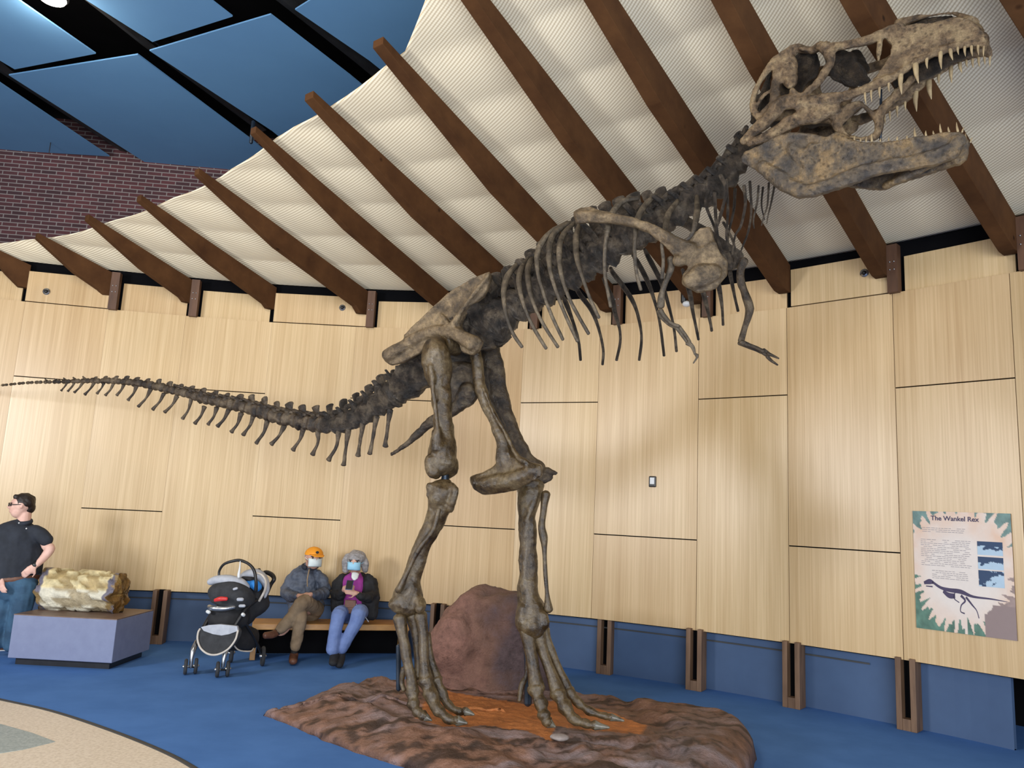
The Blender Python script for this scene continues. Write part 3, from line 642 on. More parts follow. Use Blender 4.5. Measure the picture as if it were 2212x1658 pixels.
# --- flat bones
def plate(name, outline, fn, off, thick, mat, extra=(), vox=0.012, dome=0.0, parent=None, disp=0.012):
    """solid plate; outline rows (x, y[, off]); extra = strokes (x, y, off, halfwidth) melted into it"""
    mb = MB(); A_ = []; B_ = []
    for p in outline:
        o_ = p[2] if len(p) > 2 else off; A_.append(fn(p[0], p[1], o_)); B_.append(A_[-1] + (NB if fn is BP else NS) * thick)
    mb.prism(A_, B_)
    o = None
    for e in extra: strokep(mb, e, 0.8, 4, 10, 0.2, 9, fn)
    return remesh(mb.build(name, M[mat], parent or sk), vox, 4, disp, 0.07)
il = c3([(990, 92), (930, 102), (870, 138), (790, 190), (700, 245), (620, 320), (540, 392), (430, 500), (330, 598), (260, 640), (245, 690), (290, 728), (380, 705), (500, 640), (560, 575), (640, 545), (700, 535), (750, 560), (790, 640), (850, 655), (900, 620), (928, 560), (880, 520), (800, 500), (770, 450), (800, 375), (860, 302), (930, 255), (960, 200)])
plate('ilium', [(x, y, 0.27) for x, y in il], BP, 0.27, 0.055, 'bone_tan',
      [[(x, y, .30, w) for x, y, w in c3([(975, 105, 4), (900, 200, 5), (800, 330, 5), (740, 430, 8), (700, 480, 9)])], [(x, y, .29, w) for x, y, w in c3([(270, 665, 15), (400, 590, 14), (520, 520, 12), (640, 490, 12), (760, 520, 15), (860, 580, 18)])],
       [(x, y, .28, w) for x, y, w in c3([(980, 95, 4), (870, 140, 5), (700, 245, 5), (540, 392, 5), (400, 530, 6)])], [(x, y, .30, w) for x, y, w in c3([(640, 370, 3), (690, 440, 6), (700, 490, 9)])]])
il2 = [(x + 62, y - 10) for x, y in c3([(990, 130), (870, 190), (700, 300), (600, 420), (600, 560), (700, 640), (850, 640), (930, 560), (860, 500), (860, 350), (960, 230)])]
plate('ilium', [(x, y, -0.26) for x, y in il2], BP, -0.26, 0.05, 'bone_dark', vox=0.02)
# scapula and coracoid of the near side
def C2(pts): return [(1050 + p[0] / 3.16, 360 + p[1] / 3.16) + tuple(p[2:]) for p in pts]
sc1 = C2([(592, 330), (600, 300), (640, 276), (700, 266), (770, 288), (900, 322), (1030, 352), (1130, 392), (1230, 442), (1320, 492), (1380, 500), (1420, 440), (1470, 410), (1530, 402), (1560, 520), (1600, 590), (1645, 640), (1640, 740), (1560, 830), (1440, 858), (1330, 800), (1335, 740), (1375, 680), (1370, 640), (1290, 620), (1245, 570), (1180, 505), (1100, 445), (1000, 404), (870, 386), (700, 378), (610, 382)])
def scoff(x): return 0.47 if x < 1400 else 0.47 - (x - 1400) / 170 * 0.12
plate('shoulder_blade', [(x, y, scoff(x)) for x, y in sc1], BP, 0.4, 0.04, 'bone_tan',
      [[(x, y, scoff(x), w) for x, y, w in C2([(620, 330, 9), (760, 335, 10), (1000, 372, 9), (1180, 445, 11), (1330, 540, 16), (1400, 570, 16)])], [(x, y, scoff(x), w) for x, y, w in C2([(1360, 610, 10), (1460, 580, 8), (1560, 530, 8)])],
       [(x, y, scoff(x) + .02, w) for x, y, w in C2([(1380, 780, 18), (1480, 740, 26), (1570, 720, 20)])], [(x, y, scoff(x), w) for x, y, w in C2([(1300, 640, 14), (1345, 650, 12)])]])
sc2 = C2([(760, 284), (900, 262), (1000, 250), (1000, 275), (900, 300), (780, 300)])
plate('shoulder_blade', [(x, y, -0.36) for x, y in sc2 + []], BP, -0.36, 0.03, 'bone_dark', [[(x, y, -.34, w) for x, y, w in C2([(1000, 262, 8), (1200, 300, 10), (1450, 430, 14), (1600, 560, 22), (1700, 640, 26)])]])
# arms
def chain(name, segs, fn, ratio, mat, parent=sk, lump=0.25, n=4):
    mb = MB()
    for s in segs: strokep(mb, s, ratio, n, 10, lump, 16, fn)
    return mb.build(name, M[mat], parent)
def arm(hum, fore, hand, fingers, off, mat):
    a = [(x, y, off, w) for x, y, w in C2(hum)]; chain('upper_arm_bone', [a], BP, 0.9, mat)
    for dx in (-1, 1): chain('forearm_bone', [[(x + dx * 2.4, y - dx * 1.0, off + dx * .015, w * .62) for x, y, w in C2(fore)]], BP, 0.9, mat)
    h = empty('hand', BP(*C2([hand[0][:2]])[0], off)); h.parent = sk; h.matrix_parent_inverse = sk.matrix_world.inverted()
    for dx in (-1, 1): chain('palm_bone', [[(x + dx * 2.6, y - dx * 1.6, off, w * .55) for x, y, w in C2(hand)]], BP, 0.9, mat, h)
    for f in fingers: chain('finger_bone', [[(x, y, off + .01, w) for x, y, w in C2(f)]], BP, 0.9, mat, h)
arm([(1262, 630, 8.5), (1262, 690, 7.5), (1225, 790, 6.0), (1200, 860, 6.5), (1190, 950, 8.5)], [(1185, 985, 9), (1215, 1030, 7.5), (1255, 1070, 6.5), (1305, 1090, 7)], [(1310, 1095, 7.5), (1350, 1150, 6), (1385, 1200, 6)], [[(1385, 1195, 4), (1415, 1230, 3.6), (1425, 1275, 3), (1445, 1290, 2.6), (1415, 1340, 1.4)], [(1370, 1205, 4), (1400, 1225, 3.4), (1418, 1260, 2.6), (1437, 1300, 1.6)]], 0.36, 'bone_rib')
arm([(1765, 640, 9), (1740, 700, 8), (1738, 790, 8), (1775, 880, 8.5), (1800, 970, 10), (1785, 1040, 7.5), (1765, 1110, 6), (1740, 1190, 7)], [(1735, 1200, 8), (1790, 1220, 7), (1850, 1245, 6.5), (1885, 1262, 6.5)], [(1885, 1255, 7.5), (1910, 1272, 6.5), (1930, 1285, 6)], [[(1925, 1275, 4), (1960, 1290, 3.2), (1998, 1308, 1.6)], [(1920, 1295, 4), (1950, 1325, 3.2), (1990, 1352, 1.6)]], -0.30, 'bone')

# pubis with its boot, ischium
def Yp(off): return None
pb = [(x, y, 0.10, w) for x, y, w in c3([(870, 610, 13), (888, 680, 14), (900, 760, 14), (915, 870, 14), (960, 1000, 13), (1020, 1130, 13), (1075, 1270, 17), (1090, 1390, 22)])]
mb = MB(); strokep(mb, pb, 0.75, 5, 12, 0.2, 9)
boot = c3([(1050, 1370), (1010, 1425), (940, 1462), (848, 1495), (845, 1530), (870, 1580), (940, 1622), (1040, 1610), (1160, 1590), (1260, 1540), (1345, 1490), (1340, 1412), (1230, 1392), (1130, 1360), (1110, 1320)])
mb.prism([BP(x, y, .15) for x, y in boot], [BP(x, y, -.02) for x, y in boot])
strokep(mb, [(x, y, .14, w) for x, y, w in c3([(870, 1535, 9), (980, 1545, 16), (1150, 1510, 18), (1290, 1450, 14)])], 1.0)
strokep(mb, [(x, y, .16, w) for x, y, w in c3([(935, 880, 4), (1000, 1040, 5), (1090, 1200, 5), (1160, 1340, 6), (1230, 1400, 8)])], 1.0)
remesh(mb.build('pubis', M['bone_leg'], sk), 0.014, 4, 0.014, 0.07)
mb = MB(); strokep(mb, [(x, y, -.10, w) for x, y, w in c3([(880, 820, 40), (960, 960, 10), (1040, 1100, 9), (1110, 1290, 11), (1160, 1390, 14)])], 0.8); mb.build('pubis', M['bone_dark'], sk)
mb = MB(); strokep(mb, [(1015, 845, .06, 24), (985, 882, .06, 15), (940, 905, .05, 12), (905, 935, .05, 9.5), (870, 965, .05, 6.5), (845, 981, .05, 4.5)], 0.8, 5, 10, 0.25, 14)
strokep(mb, [(1000, 800, 0, 40), (985, 850, 0, 36), (975, 880, .0, 22)], 0.7, lump=.5); remesh(mb.build('ischium', M['bone'], sk), 0.014, 3, 0.015, 0.05)

# --- legs.  explicit depths
def legbone(name, pts, ratio=0.9, mat='bone_leg', extra=(), vox=0.012, parent=None, rm=True):
    mb = MB(); stroke(mb, pts, ratio, 5, 14, 0.22, 9)
    for e in extra: stroke(mb, e, 0.9, 4, 10, 0.2, 9)
    o = mb.build(name, M[mat], parent or sk)
    return remesh(o, vox, 2, 0.016, 0.07) if rm else o
legbone('femur', [(940, 748, 6.22, 30), (941, 770, 6.2, 33), (946, 800, 6.2, 30), (951, 842, 6.2, 23), (957, 889, 6.18, 21), (958, 936, 6.18, 24), (954, 977, 6.17, 32), (952, 1005, 6.16, 34)],
        extra=[[(930, 990, 6.10, 14), (936, 1015, 6.1, 18), (944, 1025, 6.12, 12)], [(972, 985, 6.2, 12), (976, 1010, 6.2, 17), (968, 1026, 6.2, 10)], [(962, 740, 6.3, 22), (985, 752, 6.45, 20)], [(930, 790, 6.1, 6), (940, 880, 6.08, 5), (948, 950, 6.08, 8)], [(942, 930, 6.1, 10), (944, 970, 6.08, 14)]])
mb = MB(); stroke(mb, [(960, 1018, 6.16, 9), (961, 1030, 6.16, 8), (958, 1050, 6.16, 11)], 1.0); mb.build('knee_rod', M['steel'], sk)
legbone('tibia', [(956, 1058, 6.16, 34), (953, 1073, 6.16, 31), (945, 1107, 6.18, 25), (931, 1142, 6.22, 21), (911, 1181, 6.25, 19), (898, 1219, 6.28, 20), (888, 1250, 6.3, 23), (881, 1285, 6.3, 32), (878, 1308, 6.3, 34)],
        extra=[[(975, 1050, 6.1, 12), (984, 1062, 6.05, 8), (972, 1100, 6.1, 10)], [(930, 1048, 6.1, 10), (928, 1070, 6.1, 8)], [(852, 1300, 6.25, 15), (862, 1315, 6.25, 14)], [(905, 1298, 6.25, 15), (908, 1315, 6.2, 13)]])
mb = MB(); stroke(mb, [(948, 1100, 6.1, 6), (935, 1145, 6.12, 5), (905, 1185, 6.15, 6), (880, 1235, 6.18, 5), (860, 1275, 6.2, 8)], 0.9, 5); mb.build('fibula', M['bone_leg'], sk)
def foot(mets, toes, mat='bone_leg'):
    e = empty('foot', at(*mets[0][0][:3])); e.parent = sk; e.matrix_parent_inverse = sk.matrix_world.inverted()
    for m_pts in mets: legbone('metatarsal', m_pts, 0.9, mat, rm=False, parent=e)
    for tp in toes:
        # knuckled toe
        C = cat(tp, 7); P = [at(*c[:3]) for c in C]; nseg = len(C)
        rad = [c[3] * mpx(p) * (0.78 + 0.30 * abs(math.cos(math.pi * 1.0 * (len(tp) - 1) * i / (nseg - 1)))) for i, (c, p) in enumerate(zip(C, P))]
        k = int(nseg * 0.80); mb = MB(); mb.tube(P[:k + 1], rad[:k + 1], 0.85, 12, lump=0.25, freq=22); t_ = mb.build('toe', M[mat], e)
        mb = MB(); q = P[k:]; rr = [rad[k] * (1.05 - 0.8 * j / max(1, len(q) - 1)) for j in range(len(q))]; mb.tube(q, rr, 0.8, 10, lump=0.1, freq=22); mb.build('claw', M['claw'], t_)
foot([c5([(215, 915, 6.25, 15), (232, 1000, 6.24, 12), (252, 1120, 6.22, 11), (278, 1240, 6.2, 11), (290, 1335, 6.2, 14)]), c5([(290, 905, 6.3, 17), (305, 1000, 6.3, 12), (318, 1120, 6.28, 10), (325, 1240, 6.26, 12)]),
      c5([(335, 905, 6.25, 15), (345, 1000, 6.24, 12), (350, 1120, 6.22, 11), (365, 1260, 6.2, 15)]), c5([(365, 1010, 6.35, 9), (385, 1130, 6.33, 8), (430, 1270, 6.3, 10)]), c5([(240, 1200, 6.35, 6), (228, 1270, 6.36, 6), (240, 1320, 6.34, 6)])],
     [c5([(288, 1330, 6.2, 14), (295, 1400, 6.16, 13), (315, 1440, 6.13, 11), (350, 1465, 6.1, 10), (395, 1490, 6.08, 5)]), c5([(360, 1265, 6.2, 17), (395, 1350, 6.16, 15), (430, 1430, 6.1, 13), (490, 1480, 6.08, 10), (540, 1492, 6.06, 10), (592, 1505, 6.04, 3)]), c5([(425, 1260, 6.3, 12), (455, 1340, 6.28, 11), (490, 1405, 6.26, 10), (550, 1440, 6.24, 8), (585, 1440, 6.22, 8), (632, 1458, 6.2, 3)])])
# far leg
legbone('femur', [(1050, 715, 6.75, 22), (1062, 775, 6.75, 22), (1072, 830, 6.72, 23), (1085, 890, 6.68, 22), (1108, 940, 6.62, 20), (1132, 990, 6.58, 22), (1155, 1022, 6.55, 28)], mat='bone', extra=[[(1180, 1015, 6.5, 9), (1203, 1022, 6.45, 4)], [(1160, 1030, 6.5, 20), (1188, 1030, 6.5, 9)]])
legbone('tibia', c5([(945, 170, 6.5, 30), (942, 230, 6.48, 28), (932, 330, 6.46, 21), (930, 450, 6.45, 19), (934, 600, 6.45, 19.5), (935, 740, 6.44, 23), (945, 850, 6.42, 29), (955, 940, 6.4, 33), (962, 985, 6.4, 30)]), extra=[c5([(905, 860, 6.35, 10), (900, 940, 6.34, 11)]), c5([(1010, 900, 6.35, 12), (1030, 950, 6.34, 12)]), c5([(900, 1000, 6.38, 6), (970, 990, 6.36, 7), (1040, 960, 6.36, 6)]), c5([(985, 190, 6.42, 8), (960, 280, 6.4, 9), (920, 380, 6.4, 6)])])
mb = MB(); stroke(mb, c5([(1035, 222, 6.4, 9), (1022, 300, 6.4, 8), (1012, 400, 6.38, 8), (1022, 470, 6.38, 8.5), (1026, 540, 6.38, 5), (1030, 650, 6.38, 4.5), (1040, 780, 6.38, 5.5), (1048, 870, 6.38, 10)]), 0.9, 5, 10); mb.build('fibula', M['bone_leg'], sk)
foot([c5([(930, 985, 6.38, 18), (945, 1080, 6.36, 14), (962, 1190, 6.33, 14), (985, 1310, 6.3, 18)]), c5([(985, 990, 6.40, 18), (1020, 1110, 6.38, 13), (1060, 1220, 6.34, 12), (1105, 1340, 6.3, 17)]), c5([(1020, 990, 6.45, 14), (1060, 1100, 6.44, 10), (1110, 1210, 6.42, 9), (1165, 1330, 6.38, 11)]),
      c5([(1035, 1030, 6.5, 6), (1055, 1090, 6.5, 5.5), (1066, 1150, 6.5, 4.5)]), c5([(935, 1160, 6.48, 6), (925, 1240, 6.48, 5), (900, 1290, 6.46, 7), (885, 1380, 6.44, 5)])],
     [c5([(975, 1310, 6.3, 18), (1005, 1400, 6.24, 15), (1025, 1460, 6.2, 14), (1045, 1500, 6.18, 12), (1085, 1525, 6.16, 5)]), c5([(1100, 1335, 6.3, 18), (1145, 1420, 6.24, 14), (1195, 1485, 6.2, 12), (1265, 1510, 6.16, 9), (1310, 1518, 6.14, 9), (1388, 1530, 6.12, 3)]), c5([(1160, 1325, 6.38, 12), (1215, 1390, 6.34, 10), (1280, 1440, 6.3, 8.5), (1360, 1465, 6.27, 7), (1400, 1472, 6.25, 7.5), (1470, 1492, 6.22, 3)])])

# --- skull
skull = empty('skull', SK(900, 700)); skull.parent = sk; skull.matrix_parent_inverse = sk.matrix_world.inverted()
def hw(X): return 0.245 - 0.178 * max(0, min(1, (X - 350) / 1550)) ** 1.1
def SN(p, s=1):            # skull point with implicit half width
    P = SK(p[0], p[1], hw(p[0]) * (p[3] if len(p) > 3 else 1.0))
    return P if s > 0 else P + NS * 2 * hw(p[0]) * (p[3] if len(p) > 3 else 1.0)
def sstroke(mb, pts, s=1, ratio=0.8, n=4, lump=0.2, seg=10):
    """pts (X, Y, halfwidth[, factor of half width])"""
    pts = [tuple(p) + ((1.0,) if len(p) == 3 else ()) for p in pts]
    C = cat(pts, n); P = [SN((c[0], c[1], 0, c[3]), s) for c in C]
    mb.tube(P, [c[2] / 3.292 * mpx(p) for c, p in zip(C, P)], ratio, seg, None, True, lump, 10)
up_poly = [(1200, 235), (1330, 180), (1450, 160), (1560, 155), (1660, 128), (1715, 112), (1760, 118), (1850, 150), (1920, 230), (1950, 300), (1930, 330), (1850, 315), (1760, 318), (1680, 335), (1600, 370), (1450, 440), (1350, 510), (1250, 575), (1160, 610), (1130, 560), (1200, 480), (1250, 400), (1272, 320), (1240, 290)]
bars = [
    [(1340, 185, 38), (1240, 225, 36), (1100, 285, 36), (1000, 312, 34), (880, 330, 30), (790, 335, 38)],                    # nasal bar
    [(1195, 250, 20), (1185, 340, 20), (1175, 430, 16)],                                                                   # bar in front of the window
    [(790, 325, 44), (830, 400, 40), (840, 440, 30), (785, 530, 34), (735, 600, 30), (690, 640, 26)],                      # lacrimal
    [(770, 320, 32), (700, 360, 30, .8), (600, 345, 34, .8), (520, 395, 50, .9), (430, 450, 40), (370, 520, 26), (320, 610, 24), (285, 700, 24), (290, 780, 26), (330, 850, 22)],
    [(520, 440, 70, .85), (540, 540, 62, .85), (560, 600, 44, .9)],
    [(450, 480, 26), (445, 600, 30), (445, 720, 44), (430, 800, 40), (370, 880, 34)],                                      # postorbital bar
    [(1250, 560, 36), (1130, 612, 38), (1000, 665, 34), (900, 690, 40), (800, 705, 46), (700, 720, 44), (600, 730, 46), (500, 730, 56), (440, 790, 50), (360, 880, 46), (270, 950, 36), (215, 1010, 26)],
    [(690, 640, 30), (620, 680, 26), (560, 640, 24)],
    [(430, 640, 12), (360, 680, 14), (310, 760, 14)], [(420, 720, 12), (350, 800, 16), (330, 850, 16)],
    [(880, 770, 40, .8), (740, 810, 62, .8), (600, 850, 56, .85), (470, 920, 44, .9), (360, 980, 36), (250, 1020, 26)]]
mb = MB()
for s in (1, -1):
    A_ = [SN(p, s) for p in up_poly]; B_ = [p + NS * 0.045 * s for p in A_]; mb.prism(A_, B_)
    for b_ in bars: sstroke(mb, b_, s)
    sstroke(mb, [(1940, 322, 16), (1850, 312, 20), (1760, 318, 22), (1680, 335, 22), (1600, 368, 22), (1450, 438, 24), (1350, 505, 24), (1250, 572, 26), (1100, 640, 24), (1000, 680, 22)], s)
# midline bones: nasal ridge, roof, snout tip, palate, braincase
sstroke(mb, [(1320, 170, 40, 0), (1450, 128, 20, 0), (1600, 102, 9, 0), (1700, 94, 9, 0), (1765, 112, 20, 0), (1840, 165, 50, 0)], 1, 1.6)
for X, Y in ((1850, 235), (1890, 285)): sstroke(mb, [(X, Y, 62, .45), (X + 10, Y + 6, 62, -.45)], 1, 1)
for X, Y, w in ((1300, 215, 34), (1200, 262, 30), (1080, 300, 28), (960, 325, 26), (850, 335, 30), (760, 345, 34), (640, 350, 34)): sstroke(mb, [(X, Y, w, .95), (X, Y, w, -.95)], 1, .5, 3)
for k in range(7):
    X = 1320 + k * 95; Y = 470 - k * 28; sstroke(mb, [(X, Y, 46, .9), (X, Y - 40, 40, 0), (X, Y, 46, -.9)], 1, .45, 4)
for s in (1, -1):
    sstroke(mb, [(1420, 560, 30, .2 * s), (1290, 690, 34, .35 * s), (1190, 800, 34, .45 * s), (1180, 900, 30, .5 * s), (1160, 970, 26, .5 * s), (1060, 985, 16, .6 * s)], 1)
    sstroke(mb, [(1080, 760, 18, .5 * s), (1130, 810, 18, .5 * s), (1180, 880, 24, .5 * s)], 1)
    sstroke(mb, [(1050, 740, 30, .5 * s), (960, 790, 52, .5 * s), (880, 880, 40, .55 * s), (950, 960, 18, .6 * s), (1050, 985, 12, .6 * s)], 1)
    sstroke(mb, [(900, 840, 50, .4 * s), (760, 820, 60, .4 * s), (600, 800, 60, .4 * s), (420, 820, 50, .4 * s)], 1)
remesh(mb.build('cranium', M['bone_skull'], skull), 0.011, 2, 0.016, 0.06)
mb = MB()
sstroke(mb, [(680, 440, 90, .2), (590, 540, 100, .2), (480, 700, 80, .2), (350, 740, 60, .2), (310, 860, 46, .2)], 1, 1.2, lump=.4)
sstroke(mb, [(860, 400, 70, .1), (930, 480, 105, .1), (1000, 530, 80, .1), (1090, 590, 34, .1)], 1, .8, lump=.4)  # dark mass added behind the skull openings, interior shade put into its colour
sstroke(mb, [(1000, 380, 40, -.3), (1040, 480, 70, -.3), (960, 560, 80, -.3)], 1, .8, lump=.4)
sstroke(mb, [(900, 840, 60, .2), (760, 830, 70, .2), (600, 820, 70, .2), (440, 850, 56, .2)], 1, 1, lump=.4)
for s in (1, -1): sstroke(mb, [(400, 520, 20, .6 * s), (380, 620, 26, .6 * s), (345, 720, 26, .6 * s), (350, 820, 22, .6 * s)], 1)
remesh(mb.build('braincase_dark_fill', M['bone_inner'], skull), 0.014, 2, 0.03, 0.06)
mb = MB(); sstroke(mb, [(1400, 172, 20, -.3), (1560, 142, 22, -.4), (1700, 122, 14, -.4)], 1, 1, lump=.2); remesh(mb.build('nasal_slot_shade', M['bone_inner'], skull), .012, 2)  # dark stroke added behind the nasal slot so the slot reads as shaded
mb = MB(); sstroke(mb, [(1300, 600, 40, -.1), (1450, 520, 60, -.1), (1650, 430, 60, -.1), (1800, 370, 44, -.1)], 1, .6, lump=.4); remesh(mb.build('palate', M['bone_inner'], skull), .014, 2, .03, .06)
# socket-like pits row above the teeth
upper_teeth = [((1080, 655), (1090, 745), 11), ((1125, 635), (1130, 725), 11), ((1185, 605), (1188, 700), 13), ((1250, 580), (1254, 655), 12), ((1335, 525), (1342, 670), 24), ((1440, 455), (1462, 592), 26), ((1520, 415), (1525, 488), 15), ((1618, 370), (1625, 492), 19), ((1688, 350), (1706, 428), 17), ((1740, 335), (1748, 390), 12), ((1790, 330), (1796, 402), 13), ((1838, 325), (1846, 402), 13), ((1885, 322), (1890, 392), 12), ((1928, 322), (1924, 402), 11)]
def tooth(mb, a, b, w, s, parent, name='tooth'):
    A_ = SN((*a, 0, 1.0), s); B_ = SN((*b, 0, 1.0), s); m = mpx(A_) / 3.292
    cv = (B_ - A_); side = np.cross(cv, NS); side = side / np.linalg.norm(side)
    mid = A_ + cv * .5 - side * w * m * 0.18 * (1 if cv[2] < 0 else -1)
    w = w * .78; mb.tube([A_, A_ + (mid - A_) * .5, mid, mid + (B_ - mid) * .6, B_], [w * m, w * m * .98, w * m * .8, w * m * .45, w * m * .12], 0.8, 8, up=NS); 
for s in (1, -1):
    for a, b, w in upper_teeth:
        mb = MB(); tooth(mb, a, b, w, s, skull); mb.build('tooth', M['tooth'], skull)
# lower jaw
jaw = empty('lower_jaw', SK(400, 1100)); jaw.parent = sk; jaw.matrix_parent_inverse = sk.matrix_world.inverted()
jaw_poly = [(195, 1115), (230, 1075), (340, 1030), (450, 985), (540, 955), (620, 945), (720, 950), (800, 972), (870, 935), (930, 942), (980, 985), (1060, 1015), (1180, 1015), (1300, 1002), (1430, 982), (1550, 962), (1680, 935), (1775, 935), (1780, 985), (1755, 1060), (1700, 1120), (1560, 1165), (1400, 1195), (1250, 1215), (1130, 1240), (1010, 1290), (850, 1345), (700, 1392), (590, 1402), (490, 1360), (420, 1310), (310, 1210), (205, 1155)]
jaw_far = jaw_poly[:18] + [(1755, 1060), (1700, 1100), (1540, 1130), (1240, 1190), (1080, 1238), (960, 1225), (700, 1170), (450, 1110), (205, 1120)]
mb = MB()
for s in (1, -1):
    A_ = [SN(p, s) for p in (jaw_poly if s > 0 else jaw_far)]; B_ = [p + NS * 0.05 * s for p in A_]; mb.prism(A_, B_)
    for b_ in ([(230, 1095, 18), (340, 1050, 20), (480, 985, 26), (620, 965, 24), (780, 985, 18)], [(340, 1180, 44), (440, 1250, 56), (560, 1330, 52), (680, 1350, 42), (820, 1310, 40), (1000, 1235, 42), (1150, 1190, 38), (1350, 1150, 36), (1550, 1110, 36), (1700, 1040, 36)],
               [(880, 975, 26), (1000, 1030, 30), (1180, 1040, 30), (1400, 1010, 30), (1600, 975, 28), (1750, 955, 24)], [(560, 1050, 50, .95), (640, 1120, 60, .95), (700, 1180, 40, .95)], [(700, 1060, 50), (760, 1040, 20)]):
        if s > 0 or b_[0][0] in (230, 880): sstroke(mb, b_, s)
for X, Y in ((1745, 1000), (1700, 1085)): sstroke(mb, [(X, Y, 50, 1), (X, Y + 8, 46, 0), (X, Y, 50, -1)], 1, 1.0, 4)
sstroke(mb, [(1650, 1120, 36, .0), (1500, 1190, 34, 0), (1350, 1260, 34, -.3), (1220, 1330, 26, -.6)], 1, 1.0)
remesh(mb.build('mandible', M['bone_jaw'], jaw), 0.011, 2, 0.014, 0.06)
lower_teeth = [((1005, 1000), (1010, 962), 9), ((1050, 1005), (1052, 975), 8), ((1090, 1008), (1094, 972), 9), ((1130, 1005), (1130, 948), 11), ((1190, 1005), (1196, 980), 9), ((1250, 1000), (1252, 972), 9), ((1310, 995), (1312, 968), 10), ((1380, 985), (1382, 960), 10), ((1440, 975), (1434, 905), 13), ((1515, 965), (1514, 928), 10), ((1570, 955), (1566, 928), 9), ((1622, 945), (1614, 878), 11), ((1680, 938), (1672, 900), 10), ((1742, 935), (1732, 868), 11), ((1772, 940), (1786, 902), 9)]
for s in (1, -1):
    for a, b, w in lower_teeth:
        mb = MB(); tooth(mb, a, b, w, s, jaw); mb.build('tooth', M['tooth'], jaw)
# steel props under the feet and inside the mouth
for nm, pts in (('support_post', [(861, 1395, 6.42, 5.5), (861, 1488, 6.42, 5.5)]), ('support_post', [(1135, 1370, 6.55, 6), (1140, 1440, 6.55, 7), (1140, 1518, 6.55, 9)])):
    mb = MB(); stroke(mb, pts, 1, 2, 8, 0); mb.build(nm, M['steel'], sk, smooth=False)
mb = MB(); P = [SK(1195, 640, 0.05), SK(1192, 1000, 0.05)]; mb.tube(P, 0.008, 1, 8); mb.build('support_rod', M['steel'], sk)


# ================================================================== rock base and boulder
def inside(poly, x, y):
    c = False; n = len(poly)
    for i in range(n):
        x1, y1 = poly[i][:2]; x2, y2 = poly[(i + 1) % n][:2]
        if (y1 > y) != (y2 > y) and x < (x2 - x1) * (y - y1) / (y2 - y1) + x1: c = not c
    return c
def edged(poly, x, y):
    P = np.array([p[:2] for p in poly]); Q = np.roll(P, -1, 0); q = np.array([x, y]); d = Q - P
    t = np.clip(((q - P) * d).sum(1) / ((d ** 2).sum(1) + 1e-9), 0, 1); return float(np.sqrt(((P + d * t[:, None] - q) ** 2).sum(1)).min())
def fb(x, y, z, o=4, h=0.9): return mnoise.fractal(Vector((x, y, z)), h, 2.1, o)
outl = [flr(*p)[:2] for p in [(570, 1545), (640, 1572), (700, 1600), (790, 1632), (880, 1660), (1000, 1705), (1200, 1760), (1420, 1770), (1560, 1735), (1618, 1690), (1632, 1640)]] + [np.array(q) for q in ((2.03, 6.7), (1.93, 7.0), (1.74, 7.2), (1.45, 7.38), (1.1, 7.6), (0.75, 7.95))]
outl += [flr(*p, .12)[:2] for p in [(1100, 1470), (950, 1462), (810, 1462), (745, 1473), (700, 1480), (650, 1500), (605, 1515)]]
OUT = cat(outl + [outl[0]], 4)[:-1]
sand = [flr(*p, .20)[:2] for p in [(935, 1478), (985, 1488), (1060, 1500), (1135, 1512), (1230, 1500), (1330, 1535), (1400, 1560), (1380, 1578), (1300, 1568), (1200, 1560), (1190, 1588), (1130, 1568), (1040, 1558), (960, 1562), (900, 1540), (925, 1500)]]
OC = np.array([0.15, 6.75])
def rock_h(x, y):
    e = edged(OUT, x, y)
    right = max(0, min(1, (x - 1.15) / 0.7)); sa = edged(sand, x, y) if not inside(sand, x, y) else 0
    # strata run along a slanted direction
    u = x * 0.55 + y * 0.9
    st = 0.5 + 0.5 * math.sin(u * 17 + 2.2 * fb(x * 1.2, y * 1.2, 3))
    h = 0.17 + 0.04 * right + min(1, sa / 0.25) * (0.04 * st * (0.5 + 1.3 * right) + 0.07 * fb(x * 1.6, y * 1.6, 1) + 0.03 * fb(x * 6, y * 6, 2) + 0.07 * right)
    ramp_ = min(1, e / (0.34 - 0.22 * right)); ramp_ = ramp_ ** (0.6 - 0.25 * right)
    if x > 1.5: h = h + (0.24 - h) * .6 * min(1, (x - 1.5) / .25)
    h = min(h, 0.235 + 0.02 * fb(x * 5, y * 5, 8) )
    return max(0.0, h * (0.10 + 0.90 * ramp_) + 0.012 * fb(x * 9, y * 9, 5) * ramp_)
vs = []; fs = []; colr = []; OD = cat(np.vstack([OUT, OUT[:1]]), 3)[:-1]; NO = len(OD); qs = list(np.r_[np.linspace(1, .80, 20), np.linspace(.78, .03, 52)])
for q in qs:
    for o_ in OD:
        x, y = OC + (o_ - OC) * q; h = rock_h(x, y) if q < 1 else 0.0
        if q == 1: x += .02 * fb(x * 6, y * 6, 11); y += .02 * fb(x * 6, y * 6, 12)
        vs.append((x, y, h))
        n1 = fb(x * 1.3, y * 1.3, 7); n2 = fb(x * 2 + y * 9, y * 3 - x * 1, 9); n3 = fb(x * 11, y * 11, 21)
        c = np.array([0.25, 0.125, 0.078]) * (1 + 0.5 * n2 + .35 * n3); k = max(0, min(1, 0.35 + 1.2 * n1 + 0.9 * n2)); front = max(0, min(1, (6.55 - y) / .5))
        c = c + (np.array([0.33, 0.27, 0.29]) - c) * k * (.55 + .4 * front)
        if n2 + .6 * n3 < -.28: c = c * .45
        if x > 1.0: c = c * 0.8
        if inside(sand, x, y): c = np.array([0.62, 0.215, 0.055]) * (1 + 0.08 * n2)
        colr.append(c)
